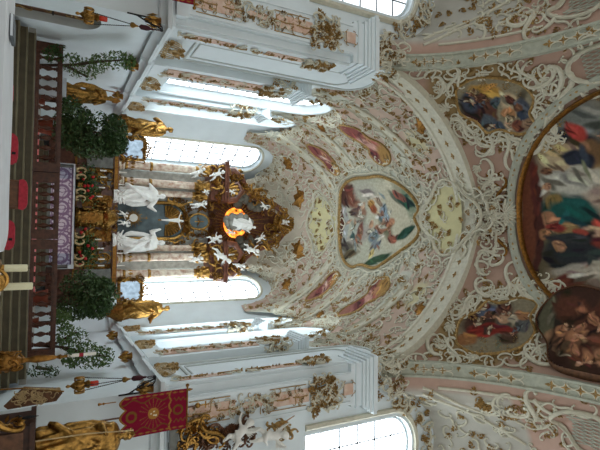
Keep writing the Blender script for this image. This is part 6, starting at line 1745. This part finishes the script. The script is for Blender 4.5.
# ------------------------------------------------------------------ right: top of the side altar
t = thing('side_altar_top', 'gilded rocaille scrolls on top of the right side altar', 'altar', (6.1, 12.35, 4.45))
R = random.Random(12); mb = MB(); pl = Plane((6.15, 12.35, 5.0), (1, 0, 0), (0, 0, 1))
for q in range(22):
    f = pl.place((R.random() - .5) * .7, (R.random() - .3) * .8)[0]; (scroll(mb, f, R.choice('CSJ'), R.random() * 6.28, .45, .04, R.choice((-1, 1)), .05 * R.random(), 6) if q % 3 else spray(mb, f, 0, 0, R.random() * 6.28, .35, 3, 1, .05, R))
scroll(mb, pl.place(-.05, .55)[0], 'S', 1.3, .8, .05, 1, .08, 7)
mb.build('scrollwork', 'gold', t); mb = MB(); mb.bx((5.9, 12.35, 4.43), (6.5, 12.6, 4.66)); mb.build('ledge_block', 'marble_grey', t, smooth=0)
mb = MB()
for q in range(30):
    f = Plane((6.3, 12.4, 6.1), (1, 0, 0), (0, 0, 1)).place((R.random() - .5) * .5, (R.random() - .5) * 1.3)[0]; (scroll(mb, f, R.choice('CSJ'), R.random() * 6.28, .4, .04, 1, .05 * R.random(), 6) if q % 2 else spray(mb, f, 0, 0, R.random() * 6.28, .35, 3, 1, .05, R))
mb.bx((6.3, 12.5, 4.66), (6.5, 12.66, 6.9)); mb.build('dark_rocaille', 'wood_mid', t)
for k, (p, h, lb) in enumerate((((6.28, 12.1, 6.15), 1.0, 'white stucco angel lounging on the right side altar, the lower one'), ((6.36, 12.0, 7.0), 1.0, 'white stucco angel on the right side altar, the upper one with an arrow'))):
    t = thing('putto', lb, 'statue', p); obj_from(pm[k + 1], 'body', 'statue_white', parent=t); t.rotation_euler = (.2, -.6 + .9 * k, -.7); t.scale = (h, h, h)
    w = MB(); wings(w, 1.0, (0, .04, .3)); o = w.build('wings', 'statue_white'); o.parent = t
    if k: mb = MB(); mb.tube([(-.2, -.2, .3), (-.5, -.25, .75)], .015, 5); o = mb.build('arrow', 'gold_matte'); o.parent = t
t = thing('rocaille', 'small brown and gold rocaille on the wall just below the right nave window', 'stucco ornament', (6.45, 12.3, 7.6))
mb = MB(); f = Plane((6.4, 12.3, 7.6), (.5, -.85, 0), (0, 0, 1)).place(0, 0)[0]
for q in range(14): scroll(mb, f, R.choice('CS'), R.random() * 6.28, .4, .04, 1, .03, 6, ((R.random() - .5) * .4, (R.random() - .5) * .5))
mb.build('scrollwork', 'gold_dull', t)
mb = MB(); shell(mb, f, 0, 0, PI / 2, .3); mb.build('shell', 'stucco', t)
# ------------------------------------------------------------------ people's altar in front
t = thing('altar_table', 'foreground altar table under a plain white cloth', 'altar', (-.9, 6.6, 0))
mb = MB(); mb.bx((-2.9, 6.15, 0), (.85, 7.0, 1.0)); mb.build('table', 'wood_dark', t, smooth=0)
n1, n2 = 60, 24
Xg = np.linspace(-3.15, 1.12, n1)[:, None] + np.zeros((1, n2)); v = np.linspace(0, 1, n2)[None, :] + np.zeros((n1, 1))
Yg = 6.02 + 1.16 * v; 
ed = np.clip((Xg - .82) / .3, 0, 1); fr = np.clip((v - .93) / .07, 0, 1); bk = np.clip((.07 - v) / .07, 0, 1)
Zg = 1.115 - .05 * ed ** 2 - .02 * fr ** 2 - .02 * bk ** 2 + .004 * np.sin(Xg * 3 + v * 4)
mb = MB(); mb.grid(np.stack([Xg, Yg, Zg], -1)); base = np.stack([Xg, Yg, Zg], -1)
rim = [tuple(base[i, 0]) for i in range(n1)] + [tuple(base[-1, j]) for j in range(1, n2)] + [tuple(base[i, -1]) for i in range(n1 - 2, -1, -1)] + [tuple(base[0, j]) for j in range(n2 - 2, 0, -1)]
m = len(rim); vs = list(rim); k = 0
for d in (.25, .55):
    for i, p in enumerate(rim):
        w = .025 * math.sin(i * .55) * d
        vs.append((p[0] + (.05 * d + w if p[0] > 1.0 else 0), p[1] + (w if abs(p[0]) < 1.1 else 0), p[2] - d))
mb.add(vs, [(r * m + i, r * m + (i + 1) % m, (r + 1) * m + (i + 1) % m, (r + 1) * m + i) for r in range(2) for i in range(m)])
tag(mb.build('tablecloth', 'cloth_white', smooth=60), 'plain white cloth draped over the foreground altar table', 'tablecloth')
t = thing('book', 'grey closed book lying on the white altar cloth', 'book', (-1.45, 6.35, 1.12))
mb = MB(); mb.bx((-1.62, 6.22, 1.125), (-1.36, 6.55, 1.165)); mb.build('cover', 'book_grey', t, smooth=0)
mb = MB(); mb.bx((-1.615, 6.215, 1.132), (-1.365, 6.54, 1.158)); mb.build('pages', 'linen', t, smooth=0)
# two candles on a gilded stand at the right end of the altar
t = thing('candelabrum', 'low gilded floor candlestick with two drip pans beside the white altar', 'candlestick', (1.45, 6.6, 0))
mb = MB(); mb.lathe([(.24, 0), (.24, .05), (.1, .12), (.05, .25), (.07, .5), (.04, .6), (.05, .85), (.09, .92), (.05, .97)], (1.45, 6.6, 0), 14); mb.build('stem', 'gold', t)
mb = MB()
for x in (1.31, 1.53):
    mb.tube([(1.45, 6.6, .92), ((1.45 + x) / 2, 6.58, .95), (x, 6.6, 1.04)], .03, 7); mb.lathe([(.03, 1.02), (.1, 1.05), (.11, 1.08), (.05, 1.09), (.045, 1.12)], (x, 6.6, 0), 14)
for q in range(10): scroll(mb, Plane((1.42 + .03 * (q % 3), 6.52, .98 + .012 * q), (1, 0, 0), (0, 0, 1)).place(0, 0)[0], 'C', q * 1.1, .2, .02, 1, .02, 5)
mb.build('arms', 'gold', t)
for x, z, lb in ((1.31, 1.36, 'thick cream candle on the gilded stand, the one nearer the white altar'), (1.53, 1.42, 'thick cream candle on the gilded stand, the one farther from the white altar')):
    t = thing('altar_candle', lb, 'candle', (x, 6.6, 1.12))
    mb = MB(); mb.lathe([(.045, 1.12), (.045, z - .01), (.035, z), (.01, z - .005)], (x, 6.6, 0), 14); mb.build('wax', 'wax', t)
    mb = MB(); mb.tube([(x, 6.6, z - .01), (x + .004, 6.6, z + .03)], .004, 5); mb.build('wick', 'iron', t)
# paschal candlestick
X0, Y0 = 3.3, 10.5
t = thing('paschal_candlestick', 'tall gilded candlestick with a dark wreath, right of the chancel steps', 'candlestick', (X0, Y0, 0))
mb = MB(); mb.lathe([(.3, 0), (.3, .06), (.2, .14), (.12, .3), (.14, .5), (.1, .7), (.16, .82), (.19, .92), (.15, 1.02), (.09, 1.1), (.06, 1.16)], (X0, Y0, 0), 16)
R = random.Random(3)
for q in range(26):
    a = R.random() * 6.28; z = .6 + .5 * R.random(); f = Plane((X0 + math.cos(a) * .15, Y0 + math.sin(a) * .15, z), (-math.sin(a), math.cos(a), 0), (0, 0, 1)).place(0, 0)[0]
    scroll(mb, f, R.choice('CS'), R.random() * 6.28, .2, .022, 1, .02, 5)
mb.build('base', 'gold_matte', t)
mb = MB(); mb.lathe([(.05, 1.14), (.07, 1.18), (.045, 1.22), (.05, 1.3), (.075, 1.42), (.06, 1.6), (.04, 1.72), (.025, 1.76), (.05, 1.82), (.025, 1.86), (.03, 1.95)], (X0, Y0, 0), 14); mb.build('shaft', 'gold_matte', t)
mb = MB(); leaf_cloud(mb, [((X0 + .09 * math.cos(q), Y0 + .09 * math.sin(q), 1.99), (.05, .05, .045)) for q in range(7)], 160, .035, R); mb.build('wreath', 'leaf_dark', t, smooth=0)
t = thing('paschal_candle', 'white candle with a red mark standing in the wreathed gilded candlestick', 'candle', (X0, Y0, 1.95))
mb = MB(); mb.lathe([(.035, 1.95), (.035, 2.47), (.01, 2.48)], (X0, Y0, 0), 12); mb.build('wax', 'wax_white', t)
mb = MB(); mb.lathe([(.037, 2.16), (.0375, 2.17), (.0375, 2.23), (.037, 2.24)], (X0, Y0, 0), 12); mb.build('red_mark', 'cushion_red', t)
mb = MB(); mb.tube([(X0, Y0, 2.47), (X0, Y0, 2.52)], .004, 5); mb.build('wick', 'iron', t)
# chairs of the sanctuary
def chair(x, y, w, seat, back, label, name='sanctuary_chair', pad=.17, tagd=True):
    t = thing(name, label, 'chair', (x, y, 0))
    for sx in (-1, 1):
        for sy in (-1, 1):
            top = back - .04 if sy < 0 else seat
            mb = MB(); mb.tube([(x + sx * (w / 2 - .04), y + sy * .2, 0), (x + sx * (w / 2 - .035), y + sy * .2, seat * .5), (x + sx * (w / 2 - .04), y + sy * .21, top)], [.022, .03, .022], 8); mb.build('leg', 'wood_mid', t)
    mb = MB(); mb.bx((x - w / 2, y - .23, seat - .07), (x + w / 2, y + .25, seat)); mb.build('seat_frame', 'wood_mid', t, smooth=0)
    mb = MB(); mb.sph((x, y + .01, seat + .02), (w * .48, .23, .06), 16, 8); mb.build('seat_cushion', 'cushion_red', t)
    mb = MB(); mb.bx((x - w / 2 + .03, y - .215, seat + .18), (x + w / 2 - .03, y - .185, back - pad)); mb.build('back_panel', 'wood_mid', t, smooth=0)
    mb = MB(); P = [(-w / 2 + .02, back - pad), (-w / 2, back - pad * .5), (-w / 2 + .05, back - .02), (-w / 4, back), (w / 4, back), (w / 2 - .05, back - .02), (w / 2, back - pad * .5), (w / 2 - .02, back - pad)]
    mb.prism(P, -.05, .05, (x, y - .2, 0)); b = mb.build('back_cushion', 'cushion_red', t, smooth=60)
    if tagd: mb = MB(); mb.bx((x + w * .1, y - .256, back - pad * .55), (x + w * .18, y - .25, back - pad * .2)); mb.build('dark_badge', 'iron', b, smooth=0)
    return t
chair(.17, 10, .56, .55, 1.21, 'high-backed brown armchair with a red top cushion behind the middle of the white altar', 'sanctuary_armchair', .14, False)
chair(-.64, 10, .56, .48, 1.04, 'red-backed chair just left of the high armchair', pad=.17)
chair(.9, 10, .54, .48, 1.03, 'red-backed chair just right of the high armchair', pad=.17)
chair(-1.66, 10, .5, .48, .94, 'low red-backed chair farthest left, mostly hidden by the white cloth', pad=.17)
# ------------------------------------------------------------------ repeated things share a group
GROUPS = {'pilaster': 'pilasters of the chancel arch and choir', 'stucco_crest': 'stucco crests', 'rocaille': 'rocaille crests on the walls', 'gilded_bracket': 'gilded brackets under the wall ledge',
          'ceiling_fresco': 'ceiling paintings', 'gilded_shield': 'gilded shields on the choir vault', 'vault_rib': 'ribs of the choir vault', 'stucco_cartouche': 'stucco cartouches on the vaults',
          'putto': 'white putti', 'saint_statue': 'carved saints', 'altar_candlestick': 'candlesticks on the high altar', 'altar_candle': 'white altar candles', 'rose_bouquet': 'rose arrangements on the high altar',
          'scroll_ornament': 'pale scrolls on the altar edge', 'glazed_shrine': 'glazed shrines under the apse windows', 'laurel_tree': 'dark potted trees', 'birch_sapling': 'birch branches at the rail', 'hanging_greenery': 'leafy sprays by the rail',
          'potted_shrub': 'small shrubs behind the rail', 'lamp_bracket': 'wrought-iron lamp brackets', 'sanctuary_lamp': 'hanging sanctuary lamps', 'church_banner': 'crimson banners', 'sanctuary_chair': 'red-backed chairs', 'communion_rail': 'sections of the communion rail'}
for o in list(bpy.data.objects):
    st_ = o.name.split('.')[0]
    if o.parent is not None and st_ in ('gilded_leafwork', 'stucco_scrollwork', 'foliage'): o['kind'] = 'stuff'
    if o.parent is None and 'label' in o and st_ in GROUPS and o.get('kind') is None: o['group'] = GROUPS[st_]

# ------------------------------------------------------------------ light, camera
W = bpy.data.worlds.new('World'); SC.world = W
W.use_nodes = True
W.node_tree.nodes['Background'].inputs[0].default_value = (.5, .6, .75, 1)
W.node_tree.nodes['Background'].inputs[1].default_value = 0.3
cam = bpy.data.cameras.new('Camera'); co = bpy.data.objects.new('Camera', cam); COL.objects.link(co)
cam.sensor_width = 36.0; cam.sensor_fit = 'HORIZONTAL'; cam.lens = 468.11 * 36 / 600
cam.clip_start = .05; cam.clip_end = 200
th, yaw, roll = math.radians(27.975), math.radians(-2.0995), math.radians(1.5889)
fw = Vector((math.sin(yaw) * math.cos(th), math.cos(yaw) * math.cos(th), math.sin(th)))
r0 = Vector((math.cos(yaw), -math.sin(yaw), 0)); u0 = r0.cross(fw)
c, s = math.cos(roll), math.sin(roll)
r1 = r0 * c + u0 * s; u1 = u0 * c - r0 * s
M = Matrix((u1, -r1, -fw)).transposed().to_4x4()
M.translation = Vector((.937, 0, 1.6))
co.matrix_world = M
SC.camera = co
SC.view_settings.view_transform = 'Standard'
SC.view_settings.look = 'None'
SC.view_settings.gamma = 1.0
SC.view_settings.exposure = 0.75
SC.view_settings.use_curve_mapping = False
SC.cycles.use_denoising = True
SC.cycles.max_bounces = 8
SC.cycles.diffuse_bounces = 5
SC.cycles.sample_clamp_indirect = 8
